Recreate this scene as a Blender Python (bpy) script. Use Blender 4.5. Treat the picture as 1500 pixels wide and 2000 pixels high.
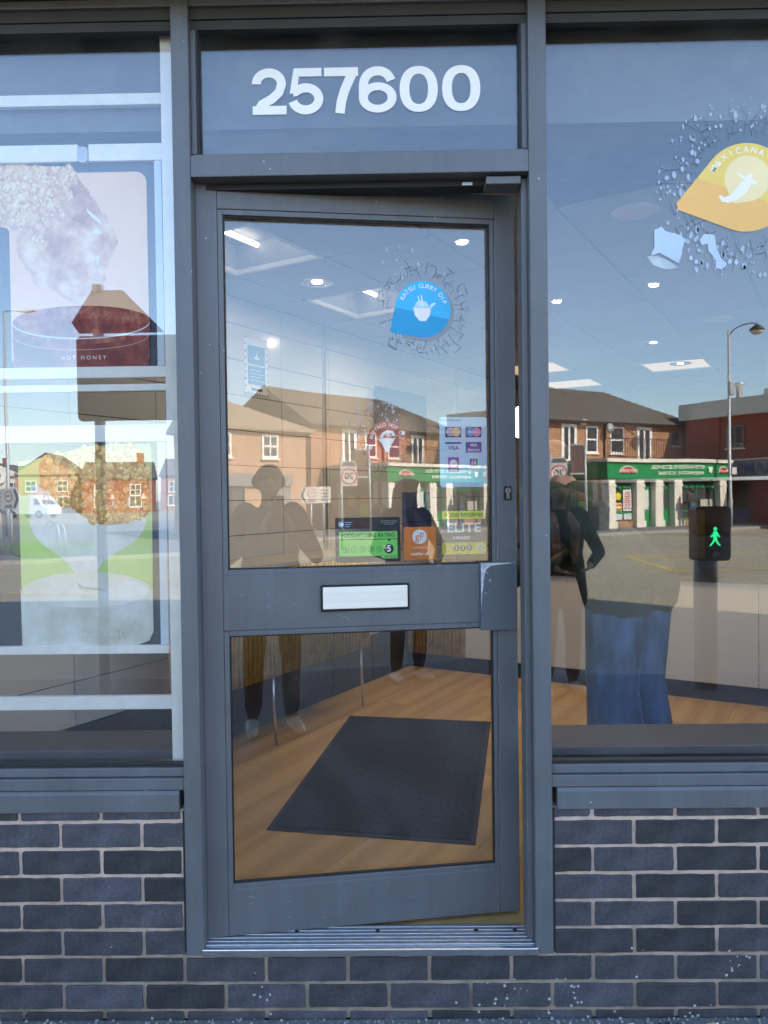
import bpy, math, random, bmesh
import numpy as np
from mathutils import Vector, Matrix

for o in list(bpy.data.objects):
    bpy.data.objects.remove(o)
R = math.radians
SC = bpy.context.scene
COL = SC.collection
random.seed(7)

# ---------------------------------------------------------------- camera
cam_d = bpy.data.cameras.new('camera')
cam = bpy.data.objects.new('camera', cam_d)
COL.objects.link(cam)
SC.camera = cam
cam_d.sensor_fit = 'HORIZONTAL'
cam_d.sensor_width = 36.0
cam_d.lens = 36.0
cam_d.clip_start = 0.01
cam_d.clip_end = 3000
CAM = Vector((0, -2.086, 1.435))
yaw, pitch, roll = R(.7), R(1.1), R(.73)
fwd = Vector((-math.sin(yaw) * math.cos(pitch), math.cos(yaw) * math.cos(pitch), -math.sin(pitch)))
r0 = fwd.cross(Vector((0, 0, 1))).normalized()
u0 = r0.cross(fwd)
rt = math.cos(roll) * r0 - math.sin(roll) * u0
up = math.cos(roll) * u0 + math.sin(roll) * r0
m = Matrix((rt, up, -fwd)).transposed().to_4x4()
m.translation = CAM
cam.matrix_world = m

# ---------------------------------------------------------------- sky, sun, exposure
SUN_EL, SUN_AZ = R(40), R(48)          # the sun stands behind the shop, to its right
world = bpy.data.worlds.new('World')
SC.world = world
world.use_nodes = True
wn = world.node_tree
sky = wn.nodes.new('ShaderNodeTexSky')
sky.sky_type = 'NISHITA'
sky.sun_disc = False
sky.sun_elevation = SUN_EL
sky.sun_rotation = SUN_AZ
sky.air_density = 1.0
sky.dust_density = 0.7
sky.ozone_density = 2.2
wn.links.new(sky.outputs[0], wn.nodes['Background'].inputs[0])
wn.nodes['Background'].inputs[1].default_value = 0.15
sun_d = bpy.data.lights.new('sun', 'SUN')
sun_d.energy = 4.2
sun_d.angle = R(.5)
sun_d.color = (1, .90, .76)
sun = bpy.data.objects.new('sun', sun_d)
COL.objects.link(sun)
sdir = Vector((math.sin(SUN_AZ) * math.cos(SUN_EL), math.cos(SUN_AZ) * math.cos(SUN_EL), math.sin(SUN_EL)))
sun.rotation_euler = sdir.to_track_quat('Z', 'Y').to_euler()
vs = SC.view_settings
vs.view_transform = 'Standard'
vs.look = 'None'
vs.gamma = 1
vs.use_curve_mapping = False
vs.exposure = 2.25
SC.cycles.max_bounces = 8
SC.cycles.diffuse_bounces = 3
SC.cycles.transparent_max_bounces = 20
SC.cycles.glossy_bounces = 4
SC.cycles.use_denoising = True
SC.cycles.use_adaptive_sampling = True
SC.cycles.adaptive_threshold = .025
SC.cycles.caustics_reflective = False
SC.cycles.caustics_refractive = False
SC.cycles.sample_clamp_indirect = 6


# ---------------------------------------------------------------- mesh helpers
class MB:
    def __init__(self):
        self.v = []
        self.f = []

    def add(self, vs_, fs):
        n = len(self.v)
        self.v += [tuple(p) for p in vs_]
        self.f += [tuple(i + n for i in f) for f in fs]
        return self

    def box(self, x0, x1, y0, y1, z0, z1):
        return self.add([(x0, y0, z0), (x1, y0, z0), (x1, y1, z0), (x0, y1, z0), (x0, y0, z1), (x1, y0, z1), (x1, y1, z1), (x0, y1, z1)],
                        [(0, 3, 2, 1), (4, 5, 6, 7), (0, 1, 5, 4), (1, 2, 6, 5), (2, 3, 7, 6), (3, 0, 4, 7)])

    def prism(self, pts, a0, a1, axis='y'):
        """polygon extruded along an axis; pts are (x,z) for y, (x,y) for z, (y,z) for x"""
        n = len(pts)
        def q(p, a):
            return (p[0], a, p[1]) if axis == 'y' else (p[0], p[1], a) if axis == 'z' else (a, p[0], p[1])
        vs_ = [q(p, a0) for p in pts] + [q(p, a1) for p in pts]
        fs = [tuple(range(n)), tuple(reversed(range(n, 2 * n)))]
        fs += [(i, i + n, (i + 1) % n + n, (i + 1) % n) for i in range(n)]
        return self.add(vs_, fs)

    def tube(self, pts, r, n=10, cap=True):
        pts = [Vector(p) for p in pts]
        rs = r if isinstance(r, (list, tuple)) else [r] * len(pts)
        rings = []
        for i, p in enumerate(pts):
            d = (pts[min(i + 1, len(pts) - 1)] - pts[max(i - 1, 0)]).normalized()
            a = d.cross(Vector((0, 0, 1)))
            if a.length < 1e-3:
                a = d.cross(Vector((1, 0, 0)))
            a.normalize()
            b = d.cross(a)
            rings.append([p + (a * math.cos(t) + b * math.sin(t)) * rs[i] for t in [2 * math.pi * k / n for k in range(n)]])
        vs_ = [q for rg in rings for q in rg]
        fs = []
        for i in range(len(pts) - 1):
            for k in range(n):
                fs.append((i * n + k, i * n + (k + 1) % n, (i + 1) * n + (k + 1) % n, (i + 1) * n + k))
        if cap:
            fs += [tuple(reversed(range(n))), tuple(range((len(pts) - 1) * n, len(pts) * n))]
        return self.add(vs_, fs)

    def lathe(self, prof, c=(0, 0, 0), n=24, axis='z'):
        vs_, fs = [], []
        for (r, h) in prof:
            for k in range(n):
                t = 2 * math.pi * k / n
                p = (r * math.cos(t), r * math.sin(t), h) if axis == 'z' else (r * math.cos(t), h, r * math.sin(t))
                vs_.append((p[0] + c[0], p[1] + c[1], p[2] + c[2]))
        for i in range(len(prof) - 1):
            for k in range(n):
                fs.append((i * n + k, i * n + (k + 1) % n, (i + 1) * n + (k + 1) % n, (i + 1) * n + k))
        fs += [tuple(reversed(range(n))), tuple(range((len(prof) - 1) * n, len(prof) * n))]
        return self.add(vs_, fs)

    def disc(self, c, r, y, n=28, a0=0, a1=2 * math.pi):
        """flat disc in the local x-z plane at depth y"""
        pts = [(c[0] + r * math.cos(a0 + (a1 - a0) * k / n), c[1] + r * math.sin(a0 + (a1 - a0) * k / n)) for k in range(n)]
        return self.prism(pts, y, y + .0002)

    def build(self, name, mat, parent=None, smooth=False, bevel=0, kind=None):
        me = bpy.data.meshes.new(name)
        me.from_pydata(self.v, [], self.f)
        me.update()
        bm = bmesh.new()
        bm.from_mesh(me)
        bmesh.ops.recalc_face_normals(bm, faces=bm.faces)
        bm.to_mesh(me)
        bm.free()
        if smooth:
            me.polygons.foreach_set('use_smooth', [True] * len(me.polygons))
        me.materials.append(mat)
        return link(name, me, parent, bevel, kind)


def link(name, me, parent=None, bevel=0, kind=None):
    o = bpy.data.objects.new(name, me)
    COL.objects.link(o)
    if parent:
        o.parent = parent
    if bevel:
        b = o.modifiers.new('bevel', 'BEVEL')
        b.width = bevel
        b.segments = 2
        b.limit_method = 'ANGLE'
    if kind:
        o['kind'] = kind
    return o


def tag(o, label, cat, group=None):
    o['label'] = label
    o['category'] = cat
    if group:
        o['group'] = group
    return o


def empty(name, loc=(0, 0, 0), rz=0, label=None, cat=None, group=None):
    o = bpy.data.objects.new(name, None)
    o.empty_display_size = .1
    COL.objects.link(o)
    o.location = loc
    o.rotation_euler = (0, 0, rz)
    if label:
        tag(o, label, cat, group)
    return o


def copy_tree(o, parent=None):
    c = o.copy()
    COL.objects.link(c)
    c.parent = parent
    for ch in list(o.children):
        copy_tree(ch, c)
    return c


def bx(*a):
    return MB().box(*a)


def rrect(x0, x1, z0, z1, r, n=6):
    pts = []
    for cx, cz, a in ((x1 - r, z1 - r, 0), (x0 + r, z1 - r, 90), (x0 + r, z0 + r, 180), (x1 - r, z0 + r, 270)):
        for k in range(n + 1):
            t = R(a + 90 * k / n)
            pts.append((cx + r * math.cos(t), cz + r * math.sin(t)))
    return pts


def text(s, size, mat, parent, loc, name='lettering', bold=0.0, rz=0, tilt=0, align='CENTER', sx=1.0, ext=.0002, space=1.0):
    """flat lettering in the local x-z plane, facing local -y; size = cap height roughly"""
    cu = bpy.data.curves.new(name, 'FONT')
    cu.body = s
    cu.size = size / .73
    cu.align_x = align
    cu.align_y = 'BOTTOM_BASELINE' if False else 'BOTTOM'
    cu.align_y = 'CENTER'
    cu.offset = bold * size
    cu.extrude = ext
    cu.space_character = space
    cu.resolution_u = 4
    t = bpy.data.objects.new(name, cu)
    COL.objects.link(t)
    dg = bpy.context.evaluated_depsgraph_get()
    me = bpy.data.meshes.new_from_object(t.evaluated_get(dg))
    bpy.data.objects.remove(t)
    bpy.data.curves.remove(cu)
    me.materials.clear()
    me.materials.append(mat)
    mtx = Matrix.Translation(loc) @ Matrix.Rotation(rz, 4, 'Z') @ Matrix.Rotation(tilt, 4, 'Y') @ Matrix.Rotation(math.pi / 2, 4, 'X') @ Matrix.Scale(sx, 4, (1, 0, 0))
    me.transform(mtx)
    return link(name, me, parent)


def arc_text(s, size, mat, parent, c, r, mid, step, y, bold=.01, name='lettering'):
    """letters on an arc, one mesh; mid = angle of the middle letter in degrees from +x"""
    mes = []
    n = len(s)
    bm = bmesh.new()
    for i, ch in enumerate(s):
        if ch == ' ':
            continue
        a = mid - (i - (n - 1) / 2) * step
        o = text(ch, size, mat, None, (c[0] + r * math.cos(R(a)), y, c[1] + r * math.sin(R(a))), tilt=-R(a - 90), bold=bold)
        bm.from_mesh(o.data)
        me = o.data
        bpy.data.objects.remove(o)
        bpy.data.meshes.remove(me)
    me = bpy.data.meshes.new(name)
    bm.to_mesh(me)
    bm.free()
    me.materials.append(mat)
    return link(name, me, parent)


# ---------------------------------------------------------------- materials
def nodes(name):
    mt = bpy.data.materials.new(name)
    mt.use_nodes = True
    nt = mt.node_tree
    return mt, nt, nt.nodes, nt.links, nt.nodes['Principled BSDF']


def col4(c):
    return (c[0], c[1], c[2], 1)


def M(name, base, rough=.5, var=.12, scale=12, detail=5, bump=0, bscale=None, metal=0, rand=0, rvar=0, spec=.5, coords='Object', stretch=None, second=None, coat=0):
    mt, nt, N, L, b = nodes(name)
    b.inputs['Roughness'].default_value = rough
    b.inputs['Metallic'].default_value = metal
    b.inputs['Specular IOR Level'].default_value = spec
    b.inputs['Coat Weight'].default_value = coat
    if coords == 'Position':
        g = N.new('ShaderNodeNewGeometry')
        vec = g.outputs['Position']
    else:
        tc = N.new('ShaderNodeTexCoord')
        vec = tc.outputs[coords]
    if stretch:
        mp = N.new('ShaderNodeMapping')
        mp.inputs['Scale'].default_value = stretch
        L.new(vec, mp.inputs['Vector'])
        vec = mp.outputs[0]
    nz = N.new('ShaderNodeTexNoise')
    nz.inputs['Scale'].default_value = scale
    nz.inputs['Detail'].default_value = detail
    L.new(vec, nz.inputs['Vector'])
    mr = N.new('ShaderNodeMapRange')
    mr.inputs[1].default_value = .3
    mr.inputs[2].default_value = .7
    L.new(nz.outputs['Fac'], mr.inputs[0])
    mx = N.new('ShaderNodeMix')
    mx.data_type = 'RGBA'
    L.new(mr.outputs[0], mx.inputs[0])
    c2 = second or [min(1, v * (1 + var)) for v in base]
    c1 = [v * (1 - var) for v in base] if not second else base
    mx.inputs[6].default_value = col4(c1)
    mx.inputs[7].default_value = col4(c2)
    out = mx.outputs[2]
    if rand:
        oi = N.new('ShaderNodeObjectInfo')
        m2 = N.new('ShaderNodeMapRange')
        m2.inputs[3].default_value = 1 - rand
        m2.inputs[4].default_value = 1 + rand
        L.new(oi.outputs['Random'], m2.inputs[0])
        hs = N.new('ShaderNodeHueSaturation')
        L.new(m2.outputs[0], hs.inputs['Value'])
        L.new(out, hs.inputs['Color'])
        out = hs.outputs[0]
    L.new(out, b.inputs['Base Color'])
    if rvar:
        m3 = N.new('ShaderNodeMapRange')
        m3.inputs[3].default_value = max(0, rough - rvar)
        m3.inputs[4].default_value = min(1, rough + rvar)
        L.new(nz.outputs['Fac'], m3.inputs[0])
        L.new(m3.outputs[0], b.inputs['Roughness'])
    if bump:
        n2 = N.new('ShaderNodeTexNoise')
        n2.inputs['Scale'].default_value = bscale or scale * 4
        n2.inputs['Detail'].default_value = 4
        L.new(vec, n2.inputs['Vector'])
        bp = N.new('ShaderNodeBump')
        bp.inputs['Strength'].default_value = bump
        bp.inputs['Distance'].default_value = .002
        L.new(n2.outputs['Fac'], bp.inputs['Height'])
        L.new(bp.outputs[0], b.inputs['Normal'])
    mt['out'] = 1
    return mt


def emis(name, colr, s, base=None):
    mt, nt, N, L, b = nodes(name)
    b.inputs['Base Color'].default_value = col4(base or colr)
    b.inputs['Emission Color'].default_value = col4(colr)
    b.inputs['Emission Strength'].default_value = s
    return mt


def glass(name, f0=.082, tint=(.985, .99, .987), dirt=.006):
    """thin clear pane: transparent with a Fresnel-weighted mirror and a trace of dust"""
    mt, nt, N, L, b = nodes(name)
    N.remove(b)
    out = N['Material Output']
    lw = N.new('ShaderNodeLayerWeight')
    lw.inputs['Blend'].default_value = .5
    pw = N.new('ShaderNodeMath')
    pw.operation = 'POWER'
    pw.inputs[1].default_value = 5
    L.new(lw.outputs['Facing'], pw.inputs[0])
    ma = N.new('ShaderNodeMath')
    ma.operation = 'MULTIPLY_ADD'
    ma.inputs[1].default_value = 1 - f0
    ma.inputs[2].default_value = f0
    L.new(pw.outputs[0], ma.inputs[0])
    tr = N.new('ShaderNodeBsdfTransparent')
    tr.inputs[0].default_value = col4(tint)
    gl = N.new('ShaderNodeBsdfGlossy')
    gl.inputs['Roughness'].default_value = 0
    gl.inputs['Color'].default_value = (1, 1, 1, 1)
    wv = N.new('ShaderNodeTexNoise')          # slight float-glass wobble
    wv.inputs['Scale'].default_value = 2.2
    wv.inputs['Detail'].default_value = 1
    gp = N.new('ShaderNodeNewGeometry')
    L.new(gp.outputs['Position'], wv.inputs['Vector'])
    bp = N.new('ShaderNodeBump')
    bp.inputs['Strength'].default_value = 1
    bp.inputs['Distance'].default_value = .0005
    L.new(wv.outputs['Fac'], bp.inputs['Height'])
    L.new(bp.outputs[0], gl.inputs['Normal'])
    mx = N.new('ShaderNodeMixShader')
    L.new(ma.outputs[0], mx.inputs[0])
    L.new(tr.outputs[0], mx.inputs[1])
    L.new(gl.outputs[0], mx.inputs[2])
    df = N.new('ShaderNodeBsdfDiffuse')
    df.inputs[0].default_value = (.6, .58, .55, 1)
    g = N.new('ShaderNodeNewGeometry')
    nz = N.new('ShaderNodeTexNoise')
    nz.inputs['Scale'].default_value = 9
    nz.inputs['Detail'].default_value = 8
    L.new(g.outputs['Position'], nz.inputs['Vector'])
    mr = N.new('ShaderNodeMapRange')
    mr.inputs[1].default_value = .45
    mr.inputs[2].default_value = .8
    mr.inputs[4].default_value = dirt * 4
    L.new(nz.outputs['Fac'], mr.inputs[0])
    m2 = N.new('ShaderNodeMixShader')
    L.new(mr.outputs[0], m2.inputs[0])
    L.new(mx.outputs[0], m2.inputs[1])
    L.new(df.outputs[0], m2.inputs[2])
    L.new(m2.outputs[0], out.inputs['Surface'])
    return mt


def brick_far(name, c1, c2, mortar, scale=1.0, rough=.85):
    mt, nt, N, L, b = nodes(name)
    tc = N.new('ShaderNodeTexCoord')
    sp = N.new('ShaderNodeSeparateXYZ')
    L.new(tc.outputs['Object'], sp.inputs[0])
    ad = N.new('ShaderNodeMath')
    L.new(sp.outputs[0], ad.inputs[0])
    L.new(sp.outputs[1], ad.inputs[1])
    cb = N.new('ShaderNodeCombineXYZ')
    L.new(ad.outputs[0], cb.inputs[0])
    L.new(sp.outputs[2], cb.inputs[1])
    br = N.new('ShaderNodeTexBrick')
    br.inputs['Scale'].default_value = 1
    br.inputs['Brick Width'].default_value = .225 * scale
    br.inputs['Row Height'].default_value = .075 * scale
    br.inputs['Mortar Size'].default_value = .008 * scale
    br.inputs['Color1'].default_value = col4(c1)
    br.inputs['Color2'].default_value = col4(c2)
    br.inputs['Mortar'].default_value = col4(mortar)
    L.new(cb.outputs[0], br.inputs['Vector'])
    nz = N.new('ShaderNodeTexNoise')
    nz.inputs['Scale'].default_value = 1.3
    nz.inputs['Detail'].default_value = 6
    L.new(tc.outputs['Object'], nz.inputs['Vector'])
    hs = N.new('ShaderNodeHueSaturation')
    mr = N.new('ShaderNodeMapRange')
    mr.inputs[3].default_value = .7
    mr.inputs[4].default_value = 1.3
    L.new(nz.outputs['Fac'], mr.inputs[0])
    L.new(mr.outputs[0], hs.inputs['Value'])
    L.new(br.outputs['Color'], hs.inputs['Color'])
    L.new(hs.outputs[0], b.inputs['Base Color'])
    b.inputs['Roughness'].default_value = rough
    return mt


def blue_brick():
    """dark engineering brick with bird-dropping and paint flecks towards the foot of the wall"""
    mt = M('blue_brick', (.058, .057, .063), rough=.46, var=.32, scale=14, bump=.25, bscale=90, rand=.45, rvar=.15)
    nt = mt.node_tree
    N, L = nt.nodes, nt.links
    b = N['Principled BSDF']
    src = b.inputs['Base Color'].links[0].from_socket
    g = N.new('ShaderNodeNewGeometry')
    vo = N.new('ShaderNodeTexVoronoi')
    vo.inputs['Scale'].default_value = 60
    L.new(g.outputs['Position'], vo.inputs['Vector'])
    n9 = N.new('ShaderNodeTexNoise')
    n9.inputs['Scale'].default_value = 120
    n9.inputs['Detail'].default_value = 6
    L.new(g.outputs['Position'], n9.inputs['Vector'])
    m9 = N.new('ShaderNodeMapRange')
    m9.inputs[1].default_value = .3
    m9.inputs[2].default_value = .7
    m9.inputs[3].default_value = .75
    m9.inputs[4].default_value = 1.25
    L.new(n9.outputs['Fac'], m9.inputs[0])
    h9 = N.new('ShaderNodeHueSaturation')
    o9 = N.new('ShaderNodeObjectInfo')
    r9 = N.new('ShaderNodeMapRange')
    r9.inputs[3].default_value = .5
    r9.inputs[4].default_value = 1.6
    L.new(o9.outputs['Random'], r9.inputs[0])
    L.new(r9.outputs[0], h9.inputs['Saturation'])
    L.new(m9.outputs[0], h9.inputs['Value'])
    L.new(src, h9.inputs['Color'])
    src = h9.outputs[0]
    lt = N.new('ShaderNodeMath')
    lt.operation = 'LESS_THAN'
    lt.inputs[1].default_value = .24
    L.new(vo.outputs['Distance'], lt.inputs[0])
    nz = N.new('ShaderNodeTexNoise')
    nz.inputs['Scale'].default_value = 7
    nz.inputs['Detail'].default_value = 6
    L.new(g.outputs['Position'], nz.inputs['Vector'])
    sp = N.new('ShaderNodeSeparateXYZ')
    L.new(g.outputs['Position'], sp.inputs[0])
    mz = N.new('ShaderNodeMapRange')          # more flecks low down and to the right of the step
    mz.inputs[1].default_value = .45
    mz.inputs[2].default_value = .0
    mz.inputs[3].default_value = .74
    mz.inputs[4].default_value = .50
    L.new(sp.outputs[2], mz.inputs[0])
    mx0 = N.new('ShaderNodeMapRange')
    mx0.inputs[1].default_value = -.3
    mx0.inputs[2].default_value = .5
    mx0.inputs[3].default_value = .10
    mx0.inputs[4].default_value = 0
    L.new(sp.outputs[0], mx0.inputs[0])
    sm = N.new('ShaderNodeMath')
    L.new(mz.outputs[0], sm.inputs[0])
    L.new(mx0.outputs[0], sm.inputs[1])
    gt = N.new('ShaderNodeMath')
    gt.operation = 'GREATER_THAN'
    L.new(nz.outputs['Fac'], gt.inputs[0])
    L.new(sm.outputs[0], gt.inputs[1])
    ml = N.new('ShaderNodeMath')
    ml.operation = 'MULTIPLY'
    L.new(lt.outputs[0], ml.inputs[0])
    L.new(gt.outputs[0], ml.inputs[1])
    mx = N.new('ShaderNodeMix')
    mx.data_type = 'RGBA'
    L.new(ml.outputs[0], mx.inputs[0])
    L.new(src, mx.inputs[6])
    mx.inputs[7].default_value = (.45, .44, .40, 1)
    L.new(mx.outputs[2], b.inputs['Base Color'])
    return mt


def mortar_mat():
    mt = M('mortar', (.64, .47, .37), rough=.95, var=.15, scale=40, bump=.8, bscale=300, coords='Position')
    nt = mt.node_tree
    N, L = nt.nodes, nt.links
    b = N['Principled BSDF']
    src = b.inputs['Base Color'].links[0].from_socket
    g = N.new('ShaderNodeNewGeometry')
    sp = N.new('ShaderNodeSeparateXYZ')
    L.new(g.outputs['Position'], sp.inputs[0])
    nz = N.new('ShaderNodeTexNoise')
    nz.inputs['Scale'].default_value = 9
    nz.inputs['Detail'].default_value = 8
    L.new(g.outputs['Position'], nz.inputs['Vector'])
    mz = N.new('ShaderNodeMapRange')      # splash-back grime near the pavement
    mz.inputs[1].default_value = .5
    mz.inputs[2].default_value = .05
    mz.inputs[3].default_value = -.62
    mz.inputs[4].default_value = .22
    L.new(sp.outputs[2], mz.inputs[0])
    ad = N.new('ShaderNodeMath')
    ad.use_clamp = True
    L.new(mz.outputs[0], ad.inputs[0])
    L.new(nz.outputs['Fac'], ad.inputs[1])
    mx = N.new('ShaderNodeMix')
    mx.data_type = 'RGBA'
    L.new(ad.outputs[0], mx.inputs[0])
    L.new(src, mx.inputs[6])
    mx.inputs[7].default_value = (.13, .115, .085, 1)
    L.new(mx.outputs[2], b.inputs['Base Color'])
    return mt


def frame_mat():
    mt = M('grey_frame_paint', (.130, .133, .138), rough=.42, var=.10, scale=5, detail=9, bump=.10, bscale=180, rvar=.14, coords='Position')
    nt = mt.node_tree
    N, L = nt.nodes, nt.links
    b = N['Principled BSDF']
    src = b.inputs['Base Color'].links[0].from_socket
    g = N.new('ShaderNodeNewGeometry')
    vo = N.new('ShaderNodeTexVoronoi')
    vo.inputs['Scale'].default_value = 34
    L.new(g.outputs['Position'], vo.inputs['Vector'])
    lt = N.new('ShaderNodeMath')
    lt.operation = 'LESS_THAN'
    lt.inputs[1].default_value = .075
    L.new(vo.outputs['Distance'], lt.inputs[0])
    nz = N.new('ShaderNodeTexNoise')
    nz.inputs['Scale'].default_value = 5
    L.new(g.outputs['Position'], nz.inputs['Vector'])
    gt = N.new('ShaderNodeMath')
    gt.operation = 'GREATER_THAN'
    gt.inputs[1].default_value = .6
    L.new(nz.outputs['Fac'], gt.inputs[0])
    ml = N.new('ShaderNodeMath')
    ml.operation = 'MULTIPLY'
    L.new(lt.outputs[0], ml.inputs[0])
    L.new(gt.outputs[0], ml.inputs[1])
    mx = N.new('ShaderNodeMix')
    mx.data_type = 'RGBA'
    L.new(ml.outputs[0], mx.inputs[0])
    L.new(src, mx.inputs[6])
    mx.inputs[7].default_value = (.5, .5, .5, 1)
    mp = N.new('ShaderNodeMapping')
    mp.inputs['Scale'].default_value = (26, 26, 1.3)
    L.new(g.outputs['Position'], mp.inputs['Vector'])
    ns = N.new('ShaderNodeTexNoise')
    ns.inputs['Scale'].default_value = 1
    ns.inputs['Detail'].default_value = 8
    ns.inputs['Roughness'].default_value = .7
    L.new(mp.outputs[0], ns.inputs['Vector'])
    ms = N.new('ShaderNodeMapRange')
    ms.inputs[1].default_value = .35
    ms.inputs[2].default_value = .68
    ms.inputs[3].default_value = .92
    ms.inputs[4].default_value = 1.06
    L.new(ns.outputs['Fac'], ms.inputs[0])
    hs = N.new('ShaderNodeHueSaturation')
    L.new(ms.outputs[0], hs.inputs['Value'])
    L.new(mx.outputs[2], hs.inputs['Color'])
    L.new(hs.outputs[0], b.inputs['Base Color'])
    return mt


def wood_mat():
    mt, nt, N, L, b = nodes('oak_vinyl')
    tc = N.new('ShaderNodeTexCoord')
    oi = N.new('ShaderNodeObjectInfo')
    ad = N.new('ShaderNodeVectorMath')
    sc = N.new('ShaderNodeVectorMath')
    sc.operation = 'SCALE'
    sc.inputs[3].default_value = 1
    L.new(oi.outputs['Location'], sc.inputs[0])
    L.new(tc.outputs['Object'], ad.inputs[0])
    cbr = N.new('ShaderNodeCombineXYZ')
    mlr = N.new('ShaderNodeMath')
    mlr.operation = 'MULTIPLY'
    mlr.inputs[1].default_value = 40
    L.new(oi.outputs['Random'], mlr.inputs[0])
    L.new(mlr.outputs[0], cbr.inputs[0])
    L.new(mlr.outputs[0], cbr.inputs[2])
    L.new(cbr.outputs[0], ad.inputs[1])
    mp = N.new('ShaderNodeMapping')
    mp.inputs['Scale'].default_value = (1.2, 14, 1)
    L.new(ad.outputs[0], mp.inputs[0])
    nz = N.new('ShaderNodeTexNoise')
    nz.inputs['Scale'].default_value = 2.2
    nz.inputs['Detail'].default_value = 7
    nz.inputs['Distortion'].default_value = .8
    L.new(mp.outputs[0], nz.inputs['Vector'])
    wv = N.new('ShaderNodeTexWave')
    wv.bands_direction = 'Y'
    wv.inputs['Scale'].default_value = .16
    wv.inputs['Distortion'].default_value = 9
    wv.inputs['Detail'].default_value = 3
    wv.inputs['Detail Scale'].default_value = .6
    L.new(mp.outputs[0], wv.inputs['Vector'])
    mf = N.new('ShaderNodeMath')
    mf.operation = 'MULTIPLY_ADD'
    mf.inputs[2].default_value = .12
    L.new(nz.outputs['Fac'], mf.inputs[0])
    L.new(wv.outputs['Fac'], mf.inputs[1])
    rp = N.new('ShaderNodeValToRGB')
    e = rp.color_ramp.elements
    e[0].position = .0
    e[0].color = (.42, .25, .085, 1)
    e[1].position = .5
    e[1].color = (.54, .335, .125, 1)
    L.new(mf.outputs[0], rp.inputs[0])
    hs = N.new('ShaderNodeHueSaturation')
    mr = N.new('ShaderNodeMapRange')
    mr.inputs[3].default_value = .94
    mr.inputs[4].default_value = 1.06
    L.new(oi.outputs['Random'], mr.inputs[0])
    L.new(mr.outputs[0], hs.inputs['Value'])
    L.new(rp.outputs[0], hs.inputs['Color'])
    L.new(hs.outputs[0], b.inputs['Base Color'])
    b.inputs['Roughness'].default_value = .5
    b.inputs['Specular IOR Level'].default_value = .3
    return mt


def asphalt_mat(name, base, scale=60):
    mt = M(name, base, rough=.9, var=.3, scale=scale, bump=.8, bscale=scale * 3, coords='Position')
    nt = mt.node_tree
    N, L = nt.nodes, nt.links
    b = N['Principled BSDF']
    src = b.inputs['Base Color'].links[0].from_socket
    g = N.new('ShaderNodeNewGeometry')
    nz = N.new('ShaderNodeTexNoise')
    nz.inputs['Scale'].default_value = .35
    nz.inputs['Detail'].default_value = 5
    L.new(g.outputs['Position'], nz.inputs['Vector'])
    hs = N.new('ShaderNodeHueSaturation')
    mr = N.new('ShaderNodeMapRange')
    mr.inputs[3].default_value = .75
    mr.inputs[4].default_value = 1.25
    L.new(nz.outputs['Fac'], mr.inputs[0])
    L.new(mr.outputs[0], hs.inputs['Value'])
    L.new(src, hs.inputs['Color'])
    L.new(hs.outputs[0], b.inputs['Base Color'])
    return mt


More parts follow.
